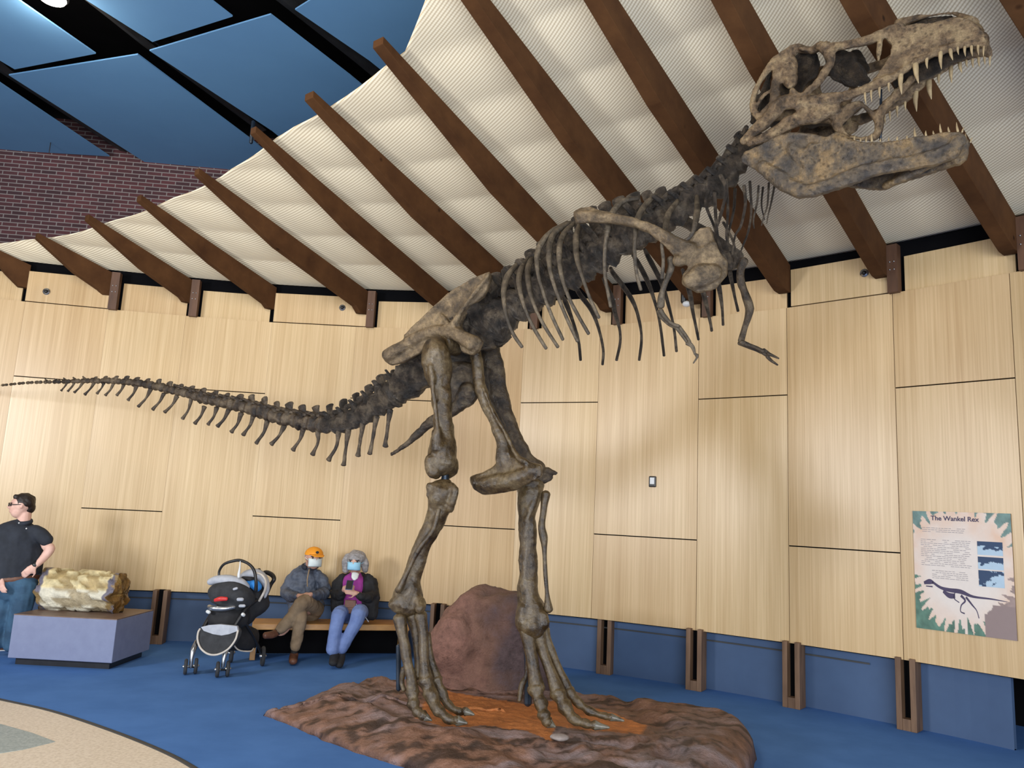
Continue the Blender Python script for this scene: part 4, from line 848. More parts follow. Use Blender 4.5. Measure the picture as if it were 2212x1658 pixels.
for a in range(len(qs) - 1):
    for k in range(NO): fs.append((a * NO + k, a * NO + (k + 1) % NO, (a + 1) * NO + (k + 1) % NO, (a + 1) * NO + k))
fs.append(tuple((len(qs) - 1) * NO + k for k in range(NO)))
def vcol(o, cols):
    at_ = o.data.color_attributes.new(name='tint', type='FLOAT_COLOR', domain='POINT')
    a = np.ones((len(cols), 4), dtype=np.float32); a[:, :3] = np.clip(np.array(cols), 0, 1); at_.data.foreach_set('color', a.ravel())
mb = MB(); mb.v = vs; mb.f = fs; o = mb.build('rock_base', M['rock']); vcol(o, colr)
so = o.modifiers.new('solid', 'SOLIDIFY'); so.thickness = 0.02; so.offset = -1
tag(o, 'low layered brown rock base with an orange sand patch under the skeleton feet', 'rock base')
g = flr(1207, 1590, .20); mb = MB(); mb.ball((g[0], g[1], 0.195), (0.06, 0.045, 0.022), 12, 8, 0.6, 12); tag(mb.build('small_stone', pm('pale_stone', (0.30, 0.26, 0.25), (0.2, 0.16, 0.14), 12, 0.7)), 'small pale grey stone on the front edge of the orange sand', 'stone')
# boulder: lofted silhouette rings
rings = []  # (z, xmin, xmax) from the photograph at Y = 7.75
YB = 7.75
prof = [(1492, 938, 1190), (1470, 932, 1195), (1440, 930, 1195), (1405, 932, 1192), (1370, 945, 1188), (1335, 957, 1185), (1310, 966, 1180), (1295, 985, 1172), (1284, 1003, 1160), (1276, 1016, 1090), (1268, 1024, 1062), (1264, 1034, 1050)]
rows = []
for py, xa, xb in prof:
    a = at(xa, py, YB); b = at(xb, py, YB); cx = (a[0] + b[0]) / 2; rx = (b[0] - a[0]) / 2; z = a[2]; row = []
    for k in range(40):
        th = 2 * math.pi * k / 40; cs, sn = math.cos(th), math.sin(th)
        sq = (abs(cs) ** 3.2 + abs(sn) ** 3.2) ** (-1 / 3.2); ry = min(0.34, rx * 0.8) 
        p = np.array([cx + rx * cs * sq, YB + 0.06 + ry * sn * sq, z]); q = 1 + 0.10 * fb(p[0] * 2.4, p[1] * 2.4, p[2] * 2.4, 5)
        row.append(np.array([cx + (p[0] - cx) * (0.9 + 0.1 * q), YB + (p[1] - YB) * q, z + 0.03 * fb(p[0] * 3, p[1] * 3, 4)]))
    rows.append(row)
mb = MB(); b_ = mb.quadgrid(rows, True); mb.f.append(tuple(b_ + (len(rows) - 1) * 40 + k for k in range(40)))
mb.f.append(tuple(b_ + k for k in range(40))[::-1]); mb.ball(at(1040, 1284, YB - .02), (.10, .10, .08)); mb.ball(at(1020, 1302, YB - .1), (.15, .13, .12)); mb.ball(at(975, 1390, YB - .22), (.22, .15, .28)); mb.ball(at(1130, 1330, YB - .1), (.26, .22, .2))
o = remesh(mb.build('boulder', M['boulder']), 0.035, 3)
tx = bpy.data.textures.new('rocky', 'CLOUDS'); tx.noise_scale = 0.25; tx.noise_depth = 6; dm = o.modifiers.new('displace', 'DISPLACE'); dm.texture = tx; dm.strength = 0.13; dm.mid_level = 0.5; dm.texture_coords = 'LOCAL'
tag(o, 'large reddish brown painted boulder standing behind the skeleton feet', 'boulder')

# ================================================================== petrified log on its plinth
zt = at(28, 1320, 8.6)[2]; fl_ = flr(16, 1420, .07); fr_ = flr(241, 1432, .07); br_ = flr(300, 1396, .07)
fl_[2] = fr_[2] = 0; dx = (fr_ - fl_); dy = (br_ - fr_); dy = dy - 0
ux = dx / np.linalg.norm(dx); uy = np.array([-ux[1], ux[0], 0]); W_ = np.linalg.norm(dx); D_ = 0.82
sk_ = np.array([0.0, 0, 0]); c0 = fl_ + dx / 2 + uy * D_ / 2
pl = empty('plinth', c0, 'low grey box plinth under the petrified log beside the standing man', 'plinth')
ax = [ux, uy, [0, 0, 1]]
mb = MB(); mb.box(c0 + np.array([0, 0, (zt + .07) / 2]), (W_, D_, zt - .07), ax); mb.build('body', M['plinth'], pl, smooth=False, bevel=0.006)
mb = MB(); mb.box(c0 + np.array([0, 0, zt + .004]), (W_ * 1.0, D_, .008), ax); mb.build('top_board', M['plinth_top'], pl, smooth=False)
mb = MB(); mb.box(c0 + np.array([0, 0, .035]), (W_ - .10, D_ - .12, .07), ax); mb.build('toe_kick', M['blackp'], pl, smooth=False)
# log
lc0 = at(98, 1268, 8.85); lc1 = at(262, 1276, 8.85); r0 = 0.225
ld = (lc1 - lc0); Ld = np.linalg.norm(ld); ld /= Ld; lz = zt + 0.215; rows = []; nL = 46; nA = 54; cl = []
for i in range(nL + 1):
    f = i / nL; row = []
    for k in range(nA):
        th = 2 * math.pi * k / nA; c = np.array([lc0[0] + (lc1[0] - lc0[0]) * f, 8.87 - 0.05 * f, lz])
        cs, sn = math.cos(th), math.sin(th); d = np.array([0, cs, sn])
        rr = r0 * (1 - 0.04 * abs(f - .5)) * (1 + 0.05 * fb(f * 4, cs * 1.3, sn * 1.3, 4)); blk = mnoise.cell(Vector((f * 7 + 2 * sn, th * 3.2, 0))) * 0.030; rr += (blk - .015) * .8
        if abs(f - .50) < .012 or abs(f - .80) < .01: rr -= 0.012
        end = 0.05 * fb(cs * 2, sn * 2, 7) * (1 if f in (0, 1) else 0) + (0.03 * fb(cs * 3, sn * 3, f))
        row.append(c + d * rr + np.array([end, 0, 0]))
        n1 = fb(f * 9, cs * 3, sn * 3, 4); cc2 = np.array([0.78, 0.66, 0.38]) * (1 + 0.35 * n1)
        if cs < -.2 and sn < 0.15: cc2 = cc2 * .35 + np.array([0.82, 0.82, 0.74]) * .65
        if blk < 0.006: cc2 = cc2 * np.array([0.62, 0.55, 0.45])
        if f < .08 or (f > .93): cc2 = np.array([0.16, 0.15, 0.20]) if n1 > 0 else np.array([0.30, 0.20, 0.08])
        cl.append(cc2)
    rows.append(row)
mb = MB(); mb.quadgrid(rows, True)
logo = empty('petrified_log', (lc0 + lc1) / 2 + np.array([0, 0, zt - (lc0[2] + lc1[2]) / 2]), 'yellow cream petrified log section lying on the grey plinth', 'log')
o = mb.build('bark', M['logm'], logo); vcol(o, cl)
for e_, ring, dirx in ((0, rows[0], -1), (1, rows[-1], 1)):
    cen = sum(ring) / len(ring); rws = []; cl = []
    for q in np.linspace(1, 0.02, 10):
        row = []
        for k, p in enumerate(ring):
            th = 2 * math.pi * k / nA; pp = cen + (p - cen) * q; pp = pp + np.array([dirx * (0.035 * (1 - q) ** .5 + 0.02 * fb(q * 5, math.cos(th) * 2, math.sin(th) * 2)), 0, 0]); row.append(pp)
            n1 = fb(pp[1] * 9, pp[2] * 9, 2); cl.append(np.array([0.24, 0.125, 0.03]) * (1 + .8 * n1) if n1 < .5 else np.array([.45, .28, .08]))
        rws.append(row)
    mb = MB(); mb.quadgrid(rws, True); o = mb.build('cut_end', M['logm'], logo); vcol(o, cl)

# ================================================================== bench
bf = flr(545, 1346, .40); bq = flr(885, 1349, .40); t = (bq - bf); t /= np.linalg.norm(t); n = np.array([-t[1], t[0], 0])
Lb = np.linalg.norm(bq - bf); ax = [t, n, [0, 0, 1]]; ben = empty('bench', (bf[0] + .8, bf[1] + .4, 0), 'orange oak bench along the panelled wall under the seated couple', 'bench')
mb = MB(); mb.box(bf + t * Lb / 2 + n * .22 + np.array([0, 0, -.035]), (Lb, .44, .07), ax); mb.build('seat', M['bench'], ben, smooth=False, bevel=.008)
for s, w in ((0.035, .06), (Lb - .04, .06)):
    mb = MB(); mb.box(bf + t * s + n * .22 + np.array([0, 0, -.235]), (w, .42, .33), ax); mb.build('end_panel', M['bench'], ben, smooth=False, bevel=.005)
mb = MB(); mb.box(bf + t * Lb / 2 + n * .40 + np.array([0, 0, -.225]), (Lb - .14, .03, .33), ax); mb.build('seat_shade_sheet', M['black'], ben, smooth=False)  # black sheet added to stand for the deep shade under the seat

# ================================================================== poster
pc = [onwall(*p) for p in [(1973, 1103), (2185, 1109), (2198, 1382), (1981, 1356)]]
a_, b_2 = None, None
for (a, k), (b, _) in zip(cc[:-1], cc[1:]):
    for q in (pc[0],):
        tt = (b - a) / np.linalg.norm(b - a); s = (q[:2] - a) @ tt
        if -0.05 < s < np.linalg.norm(b - a) and abs((q[:2] - a) @ np.array([tt[1], -tt[0]])) < .12: a_, b_2 = a, b
tt = (b_2 - a_) / np.linalg.norm(b_2 - a_); nn = np.array([tt[1], -tt[0]]); T3 = np.array([tt[0], tt[1], 0]); N3 = np.array([nn[0], nn[1], 0])
def onpanel(px, py):
    r = ray(px, py); tq, s = np.linalg.solve(np.c_[r[:2], -(b_2 - a_)], a_); return CAM + r * tq
q0, q1, q2, q3 = [onpanel(*p) for p in [(1973, 1103), (2185, 1109), (2198, 1382), (1981, 1356)]]
s0 = ((q0 + q3)[:2] / 2 - a_) @ tt; s1 = ((q1 + q2)[:2] / 2 - a_) @ tt; z1_ = (q0[2] + q1[2]) / 2; z0_ = (q2[2] + q3[2]) / 2; PW = s1 - s0; PHt = z1_ - z0_
def pp_(u, v, d=0.0): return np.array([*(a_ + tt * (s0 + u * PW)), z0_ + (1 - v) * PHt]) + N3 * (0.016 + d)      # v runs down
po = empty('wall_poster', pp_(.5, 1), 'tall printed poster with a drawing of the skeleton on the right wall panel', 'poster')
mb = MB(); mb.prism([pp_(0, 0, -.012), pp_(1, 0, -.012), pp_(1, 1, -.012), pp_(0, 1, -.012)], [pp_(0, 0, -.001), pp_(1, 0, -.001), pp_(1, 1, -.001), pp_(0, 1, -.001)]); mb.build('backing_board', M['plinth_top'], po, smooth=False)
nu, nv = 110, 130; rows = []; cl = []
for j in range(nv + 1):
    rows.append([pp_(i / nu, j / nv) for i in range(nu + 1)])
    for i in range(nu + 1):
        u, v = i / nu, j / nv; dx_, dy_ = u - .48, (v - .52) * 1.12; ang = math.atan2(dy_, dx_); rr = math.hypot(dx_, dy_)
        sp = abs(((ang * 5.6) % 1.0) - .5) * 2; sp2 = abs(((ang * 9.3 + .3) % 1.0) - .5) * 2
        lim = 0.52 - 0.11 * sp + 0.07 * sp2 + .05 * fb(u * 6, v * 6, 1)
        c = np.array([0.74, 0.66, 0.60]); c = c + (np.array([0.72, 0.48, 0.34]) - c) * max(0, min(1, (rr - .30) / .25)) * (0.6 + .4 * fb(u * 7, v * 7, 4))
        if v > .5 and rr > lim: c = np.array([0.10, 0.20, 0.15]) * (1 + .4 * fb(u * 12, v * 12, 2)) if u < .72 else np.array([0.30, 0.22, 0.20]) * (1 + .3 * fb(u * 12, v * 12, 2))
        if v > .74 and u > .70 and rr > .40 + .05 * fb(u * 9, v * 9, 3): c = np.array([0.27, 0.20, 0.19])
        if v < .5 and rr > lim + .13: c = np.array([0.15, 0.24, 0.22]) * (1 + .4 * fb(u * 12, v * 12, 2))
        cl.append(c)
mb = MB(); mb.quadgrid(rows); o = mb.build('printed_sheet', M['print'], po, smooth=False); vcol(o, cl)
Mx = Matrix(((T3[0], 0, N3[0], 0), (T3[1], 0, N3[1], 0), (0, 1, 0, 0), (0, 0, 0, 1)))
for word, wu in (('The', .255), ('Wankel', .445), ('Rex', .635)):
    cu = bpy.data.curves.new('title_word', 'FONT'); cu.body = word; cu.size = 0.058; cu.align_x = 'CENTER'; cu.offset = 0.0012
    tob0 = bpy.data.objects.new('title_source', cu); COL.objects.link(tob0); bpy.context.view_layer.update()
    me_t = bpy.data.meshes.new_from_object(tob0.evaluated_get(bpy.context.evaluated_depsgraph_get())); bpy.data.objects.remove(tob0); me_t.materials.clear(); me_t.materials.append(M['ink'])
    tob = bpy.data.objects.new('title_word', me_t); COL.objects.link(tob); tob.matrix_world = Matrix.Translation(Vector(pp_(wu, .075, .003))) @ Mx
    tob.parent = po; tob.matrix_parent_inverse = po.matrix_world.inverted()
def bar(mb, u, v, w, h, d=.002):
    mb.prism([pp_(u, v, d - .001), pp_(u + w, v, d - .001), pp_(u + w, v + h, d - .001), pp_(u, v + h, d - .001)], [pp_(u, v, d), pp_(u + w, v, d), pp_(u + w, v + h, d), pp_(u, v + h, d)])
for v0, rows_, ua, ub, nm in ((.14, 3, .10, .55, 'intro_lines'), (.24, 15, .08, .60, 'body_lines'), (.50, 5, .19, .56, 'note_lines')):
    mb = MB()
    for k in range(rows_):
        u = ua
        while u < ub - .02:
            w = random.uniform(.02, .06); w = min(w, ub - u)
            if random.random() < .85: bar(mb, u, v0 + k * .0155, w, .0042)
            u += w + .008
    mb.build(nm, M['textgrey'], po, smooth=False)
for k, (va, vb) in enumerate(((.235, .345), (.36, .46), (.47, .60))):
    nu2, nv2 = 30, 18; rws = []; cl = []
    for j in range(nv2 + 1):
        rws.append([pp_(.665 + .245 * i / nu2, va + (vb - va) * j / nv2, .003) for i in range(nu2 + 1)])
        for i in range(nu2 + 1):
            u, v = i / nu2, j / nv2; n1 = fb(u * 3 + k * 5, v * 3, k, 5)
            lit = n1 + (v - .45) * 2.2 if k < 2 else n1 * 1.2 + (u + v - .9) * 1.2
            cl.append(np.array([0.42, 0.55, 0.66]) if lit > .1 else np.array([0.025, 0.055, 0.12]))
    mb = MB(); mb.quadgrid(rws); o = mb.build('photograph', M['print'], po, smooth=False); vcol(o, cl)
# drawn skeleton facing left
def draw(name, pts, mat='ink', d=.003):
    C = cat(pts, 6); mb = MB(); rws = [[], []]
    for i, c in enumerate(C):
        a = C[max(i - 1, 0)]; b = C[min(i + 1, len(C) - 1)]; t2 = (b - a)[:2]; t2 = t2 / (np.linalg.norm(t2) + 1e-9); nx_ = np.array([-t2[1], t2[0]])
        rws[0].append(pp_(c[0] + nx_[0] * c[2], c[1] + nx_[1] * c[2], d)); rws[1].append(pp_(c[0] - nx_[0] * c[2], c[1] - nx_[1] * c[2], d))
    mb.quadgrid(rws); return mb
dr = empty('skeleton_drawing', pp_(.4, .7)); dr.parent = po; dr.matrix_parent_inverse = po.matrix_world.inverted()
for k, pts in enumerate(([(.10, .615, .012), (.16, .600, .022), (.20, .605, .012)], [(.12, .64, .004), (.19, .640, .006)], [(.19, .60, .010), (.27, .64, .012), (.36, .655, .016), (.48, .66, .018), (.60, .69, .010), (.78, .695, .006), (.93, .705, .002)],
    [(.30, .67, .012), (.36, .70, .022), (.42, .70, .020)], [(.42, .67, .004), (.41, .72, .004), (.46, .75, .004)], [(.48, .69, .012), (.52, .73, .008), (.48, .77, .005), (.47, .82, .004), (.51, .835, .006)], [(.53, .70, .010), (.59, .76, .007), (.63, .80, .004), (.65, .86, .004)])):
    draw('s', pts).build('drawn_bones', M['ink'], dr, smooth=False)

# ================================================================== people
def S(mb, pts, ratio=1.0, n=4, seg=12, lump=0.0, caps=True): stroke(mb, pts, ratio, n, seg, lump, 9, caps)
def fused(name, strokes, mat, parent, vox=0.011, sm=2, disp=0.0, balls=()):
    mb = MB()
    for s_ in strokes:
        pts, rt = s_ if isinstance(s_, tuple) else (s_, 1.0); S(mb, pts, rt)
    for c, r in balls: mb.ball(c, r)
    return remesh(mb.build(name, M[mat], parent), vox, sm, disp, 0.08)
def hand3(mb, wrist, d, up, size=0.19, curl=0.5, thumb=1):
    """palm and five fingers from the wrist along d, palm facing -up"""
    d = np.array(d, float); d /= np.linalg.norm(d); up = np.array(up, float); up = up - d * (up @ d); up /= np.linalg.norm(up); s = np.cross(d, up)
    w = np.array(wrist, float); mb.tube([w, w + d * size * .25, w + d * size * .48], [size * .17, size * .22, size * .21], .5, 10, up=up)
    for k, (o_, l) in enumerate(((-.155, .40), (-.052, .47), (.052, .44), (.15, .35))):
        b = w + d * size * .46 + s * o_ * size; p1 = b + (d - up * curl * .4) * size * l * .42; p2 = p1 + (d * .8 - up * curl * 1.1) * size * l * .33; p3 = p2 + (d * .45 - up * curl * 1.5) * size * l * .25
        mb.tube([b, p1, p2, p3], [size * .052, size * .048, size * .043, size * .036], 1, 8)
    b = w + d * size * .12 + s * size * .17 * thumb; mb.tube([b, b + (d * .6 + s * thumb * .7 - up * .2) * size * .22, b + (d * 1.0 + s * thumb * .55 - up * .4) * size * .36], [size * .065, size * .055, size * .042], 1, 8)
def head_parts(par, c, fwd, r, skin, ear=True):
    """small facial parts; c head centre, fwd unit facing direction"""
    f = np.array(fwd, float); f /= np.linalg.norm(f); up = np.array([0, 0, 1.0]); s = np.cross(f, up); s /= np.linalg.norm(s)
    for k in (-1, 1):
        mb = MB(); mb.ball(c + f * r * .80 + s * k * r * .36 + up * r * .10, r * .11, 10, 6); mb.build('eye', M['eye'], par)
        mb = MB(); mb.tube([c + f * r * .86 + s * k * r * .18 + up * r * .27, c + f * r * .80 + s * k * r * .55 + up * r * .27], r * .05, 1, 6); mb.build('eyebrow', M['darkhair'], par)
    return f, s, up
def skull_shape(mb, c, f, r):
    """head: cranium, jaw, nose, ears"""
    f = np.array(f, float); f /= np.linalg.norm(f); up = np.array([0, 0, 1.0]); s = np.cross(f, up); s /= np.linalg.norm(s)
    mb.ball(c + up * r * .25 - f * r * .08, (r * .86, r * .92, r * .92)); mb.ball(c - up * r * .38 + f * r * .22, (r * .62, r * .62, r * .72)); mb.ball(c + f * r * .35, (r * .62, r * .62, r * .8))
    mb.tube([c + f * r * .78 + up * r * .18, c + f * r * 1.0 - up * r * .14, c + f * r * .85 - up * r * .22], [r * .09, r * .15, r * .12], 1, 8)
    mb.tube([c + f * r * .80 - up * r * .50 - s * r * .2, c + f * r * .88 - up * r * .50, c + f * r * .80 - up * r * .50 + s * r * .2], r * .08, 1, 6)
    for k in (-1, 1): mb.tube([c + s * k * r * .86 + up * r * .25 - f * r * .05, c + s * k * r * .9 - up * r * .12 - f * r * .02], [r * .17, r * .11], .6, 8, up=s)
def face_frame(f):
    f = np.array(f, float); f /= np.linalg.norm(f); up = np.array([0, 0, 1.0]); s = np.cross(f, up); return f, s / np.linalg.norm(s), up

# --- standing man at the left edge
Yg = 8.75
m1 = empty('person', flr(5, 1408), 'person in dark polo shirt and jeans standing at the left edge with hand on hip', 'person')
hc = at(46, 1093, Yg); HR = 0.118; fw = np.array([-0.86, -0.5, 0.0])
mb = MB(); skull_shape(mb, hc, fw, HR)
S(mb, [(54, 1105, Yg + .03, 13), (52, 1125, Yg + .03, 14), (45, 1150, Yg + .02, 24), (38, 1200, Yg, 26), (34, 1250, Yg, 26)])      # neck and inner trunk
S(mb, [(90, 1150, Yg + .02, 8), (100, 1178, Yg + .02, 10), (108, 1184, Yg, 10.5), (98, 1200, Yg - .03, 9), (84, 1215, Yg - .08, 7), (76, 1221, Yg - .1, 6.2)])
S(mb, [(12, 1150, Yg, 8), (-14, 1190, Yg, 9), (-22, 1215, Yg, 8), (-10, 1240, Yg - .1, 7), (0, 1250, Yg - .15, 6)])
hand3(mb, at(75, 1222, Yg - .11), (-.75, -.15, -.75), (.3, -.9, 0), .20, .55, -1); hand3(mb, at(2, 1251, Yg - .16), (.5, -.4, -.8), (-.3, -.9, 0), .19, .5, 1)
S(mb, [(50, 1250, Yg, 14), (46, 1310, Yg, 12), (34, 1350, Yg + .02, 9), (22, 1392, Yg + .04, 7)]); S(mb, [(34, 1240, Yg, 26), (34, 1262, Yg, 26)]); S(mb, [(16, 1255, Yg, 14), (2, 1320, Yg, 12), (-8, 1360, Yg, 9), (-10, 1390, Yg - .02, 7)])
remesh(mb.build('body', M['skin_pale'], m1), 0.009, 2)
fused('polo_shirt', [([(52, 1124, Yg + .03, 14), (48, 1134, Yg + .02, 30), (42, 1150, Yg, 48), (36, 1175, Yg, 53), (34, 1210, Yg, 53), (32, 1235, Yg, 52), (32, 1248, Yg, 50)], .62), [(72, 1146, Yg, 15), (90, 1156, Yg, 15), (102, 1168, Yg, 13.5)], [(0, 1146, Yg, 16), (-16, 1168, Yg, 15.5), (-22, 1182, Yg, 14)]], 'navy', m1, .012, 3, 0.012)
mb = MB(); c = at(52, 1124, Yg); mb.tube([c + np.array([math.cos(a) * .074, math.sin(a) * .07, -.012 + .018 * math.sin(a)]) for a in np.linspace(0, 2 * math.pi, 16)], .014, 1.6, 8, up=(0, 0, 1)); mb.build('collar', M['navy'], m1)
for px, py in ((41, 1129), (57, 1141)):
    mb = MB(); mb.ball(at(px, py, Yg - .27 if py > 1130 else Yg - .17), .008, 8, 5); mb.build('button', M['white'], m1)
fused('jeans', [([(32, 1240, Yg, 50), (34, 1258, Yg, 49), (40, 1275, Yg, 40)], .6), [(52, 1262, Yg, 27), (46, 1310, Yg, 23), (34, 1350, Yg + .02, 19), (22, 1396, Yg + .04, 14)], [(16, 1262, Yg, 27), (2, 1320, Yg, 22), (-8, 1360, Yg, 18), (-10, 1394, Yg - .02, 14)]], 'jeans', m1, .012, 3, 0.015)
mb = MB(); S(mb, [(32, 1247, Yg, 51), (32, 1251, Yg, 51)], .62); mb.build('belt', M['brownleather'], m1)
for a, b, z in (((22, 1400), (6, 1408), 0), ((-10, 1400), (-26, 1404), 0)):
    q = flr(a[0], a[1] + 4); mb = MB(); mb.tube([q + np.array([.06, .05, .05]), q + np.array([-.04, -.04, .045]), q + np.array([-.17, -.13, .03])], [.052, .055, .042], .85, 12, up=(0, 0, 1)); sh = mb.build('shoe', M['brownleather'], m1)
    mb = MB(); mb.tube([q + np.array([.06, .05, .01]), q + np.array([-.04, -.04, .01]), q + np.array([-.18, -.14, .01])], [.052, .056, .044], .2, 12, up=(0, 0, 1)); mb.build('sole', M['white'], sh)
f, s, up = face_frame(fw)
mb = MB(); mb.ball(hc + up * HR * .42 - f * HR * .20, (HR * .93, HR * .95, HR * .84), 16, 10, .1, 30); mb.ball(hc - f * HR * .62 - up * HR * .05, (HR * .52, HR * .62, HR * .62)); mb.tube([hc + f * HR * .55 + up * HR * .86 - s * .04, hc + f * HR * .58 + up * HR * .86 + s * .04], .028, .8, 8)
remesh(mb.build('hair', M['darkhair'], m1), 0.008, 1, .01)
head_parts(m1, hc, fw, HR, 'skin_pale')
gl = MB()
for k in (-1, 1):
    o_ = hc + f * HR * .98 + s * k * HR * .40 + up * HR * .12; gl.tube([o_ + s * math.cos(a) * .026 + up * math.sin(a) * .017 for a in np.linspace(0, 2 * math.pi, 13)], .0045, 1, 6)
    gl.tube([o_ + s * k * .026, hc + s * k * HR * .92 + up * HR * .18], .0045, 1, 6)
gl.build('glasses', M['blackp'], m1)
q = at(78, 1218, Yg - .09); mb = MB(); mb.tube([at(80, 1216, Yg - .08), at(75, 1221, Yg - .1)], .036, 1, 14); mb.build('wristwatch', M['blackp'], m1)

# --- seated man in the orange cap.  body facing the viewer, legs crossed, head turned right
Yb = 9.78
m2 = empty('person', flr(650, 1425), 'person in orange cap, white mask and grey jacket sitting cross-legged on the bench', 'person')
hc = at(678, 1206, Yb - .08); HR = .112; fw = np.array([.50, -.86, 0])
mb = MB(); skull_shape(mb, hc, fw, HR); S(mb, [(672, 1212, Yb - .02, 11), (668, 1230, Yb, 11), (662, 1250, Yb, 20), (658, 1290, Yb, 20), (662, 1320, Yb - .05, 20)])
S(mb, [(630, 1250, Yb, 8), (618, 1272, Yb - .05, 8), (634, 1288, Yb - .30, 6), (646, 1286, Yb - .46, 5)]); S(mb, [(692, 1250, Yb, 8), (700, 1274, Yb - .05, 8), (684, 1286, Yb - .30, 6), (670, 1283, Yb - .46, 5)])
hand3(mb, at(645, 1286, Yb - .46), (.9, -.3, -.15), (.1, -.6, .8), .19, .4, -1); hand3(mb, at(671, 1283, Yb - .46), (-.85, -.35, -.25), (-.1, -.6, .8), .17, .4, 1)
S(mb, [(645, 1318, Yb - .1, 10), (655, 1298, Yb - .42, 9), (617, 1360, Yb - .50, 7), (596, 1368, Yb - .56, 5)]); S(mb, [(678, 1315, Yb - .1, 10), (650, 1330, Yb - .5, 8), (638, 1395, Yb - .55, 6), (634, 1418, Yb - .56, 5)])
remesh(mb.build('body', M['skin'], m2), .009, 2)
fused('jacket', [([(668, 1220, Yb, 12), (665, 1230, Yb, 22), (661, 1243, Yb, 34), (658, 1272, Yb, 37), (660, 1300, Yb - .03, 39), (662, 1318, Yb - .05, 39)], .62),
                 [(643, 1240, Yb, 11), (628, 1254, Yb - .03, 12), (618, 1277, Yb - .08, 12.5), (628, 1288, Yb - .27, 12), (643, 1287, Yb - .42, 8)], [(684, 1240, Yb, 11), (697, 1254, Yb - .03, 12), (702, 1276, Yb - .08, 12.5), (690, 1285, Yb - .27, 12), (676, 1284, Yb - .42, 8)]], 'greyjacket', m2, .010, 1, .045)
mb = MB(); c = at(670, 1222, Yb - .03); mb.tube([c + np.array([math.cos(a) * .085, math.sin(a) * .08, .02 * math.sin(a)]) for a in np.linspace(-1.2, 4.3, 14)], .020, 1.3, 8, up=(0, 0, 1)); mb.build('collar', M['navy'], m2)
mb = MB(); S(mb, [(668, 1230, Yb - .19, 1.6), (664, 1250, Yb - .25, 1.3), (664, 1266, Yb - .26, 1.1)]); mb.build('zip', M['khaki'], m2)
fused('trousers', [([(662, 1312, Yb - .03, 36), (664, 1322, Yb - .08, 36)], .8), [(684, 1316, Yb - .10, 17), (668, 1304, Yb - .35, 17), (654, 1300, Yb - .52, 16), (634, 1328, Yb - .54, 14), (616, 1348, Yb - .56, 13), (604, 1360, Yb - .58, 11)],
                   [(640, 1320, Yb - .1, 17), (646, 1322, Yb - .4, 16), (650, 1334, Yb - .54, 14), (644, 1365, Yb - .54, 13), (638, 1398, Yb - .55, 12)]], 'khaki', m2, .011, 2, .018)
mb = MB(); S(mb, [(604, 1360, Yb - .58, 8), (594, 1368, Yb - .60, 7.5)]); mb.build('sock', M['blackfab'], m2); mb = MB(); S(mb, [(637, 1396, Yb - .55, 7.5), (635, 1412, Yb - .56, 7)]); mb.build('sock', M['blackfab'], m2)
mb = MB(); S(mb, [(597, 1366, Yb - .60, 8), (588, 1370, Yb - .66, 8), (572, 1372, Yb - .74, 7)], .8); mb.build('shoe', M['brownleather'], m2)
mb = MB(); S(mb, [(636, 1412, Yb - .55, 9), (634, 1420, Yb - .60, 9.5), (633, 1428, Yb - .74, 9)], .8); mb.build('shoe', M['brownleather'], m2)
f, s, up = face_frame(fw)
cap = empty('cap', hc + up * .05); cap.parent = m2; cap.matrix_parent_inverse = m2.matrix_world.inverted()
rows = []
for i in range(9):
    th = i / 8 * math.pi / 2; rows.append([hc + up * (HR * .40 + HR * .86 * math.sin(th)) + (f * math.cos(a) * 1.08 + s * math.sin(a)) * HR * .98 * math.cos(th) * .995 + f * (-.01) for a in np.linspace(0, 2 * math.pi, 20, endpoint=False)])
mb = MB(); mb.quadgrid(rows, True); b0 = mb.build('crown', M['orangecap'], cap)
mb = MB(); mb.tube([hc + f * HR * .70 + up * HR * .46, hc + f * HR * 1.25 + up * HR * .44, hc + f * HR * 1.75 + up * HR * .30], [HR * .78, HR * .74, HR * .50], .08, 14, up=up); mb.build('peak', M['orangecap'], cap)
mb = MB(); mb.ball(hc + f * HR * 1.04 + up * HR * .72, (.02, .016, .016), 8, 6); mb.build('badge', M['navy'], cap)
head_parts(m2, hc, fw, HR, 'skin')
def maskm(par, mat):
    mb = MB(); rows = []
    for v in np.linspace(-1, 1, 8):
        rows.append([hc + f * (HR * (1.0 - .16 * v * v) * math.cos(a * .9) * 1.15) + s * math.sin(a) * HR * .82 + up * (-HR * .36 + v * HR * .44) for a in np.linspace(-1.15, 1.15, 12)])
    mb.quadgrid(rows); o = mb.build('face_mask', M[mat], par); sd = o.modifiers.new('solid', 'SOLIDIFY'); sd.thickness = .004; sd.offset = 1
    for k in (-1, 1):
        mb = MB(); mb.tube([hc + f * HR * .42 + s * k * HR * .76 - up * HR * .1, hc + s * k * HR * .95 + up * HR * .1], .003, 1, 6); mb.build('ear_loop', M[mat], par)
maskm(m2, 'mask_white')
mb = MB(); mb.ball(hc + up * HR * .25 - f * HR * .30, (HR * .93, HR * .95, HR * .55), 14, 8); mb.build('hair', M['greyhair'], m2)

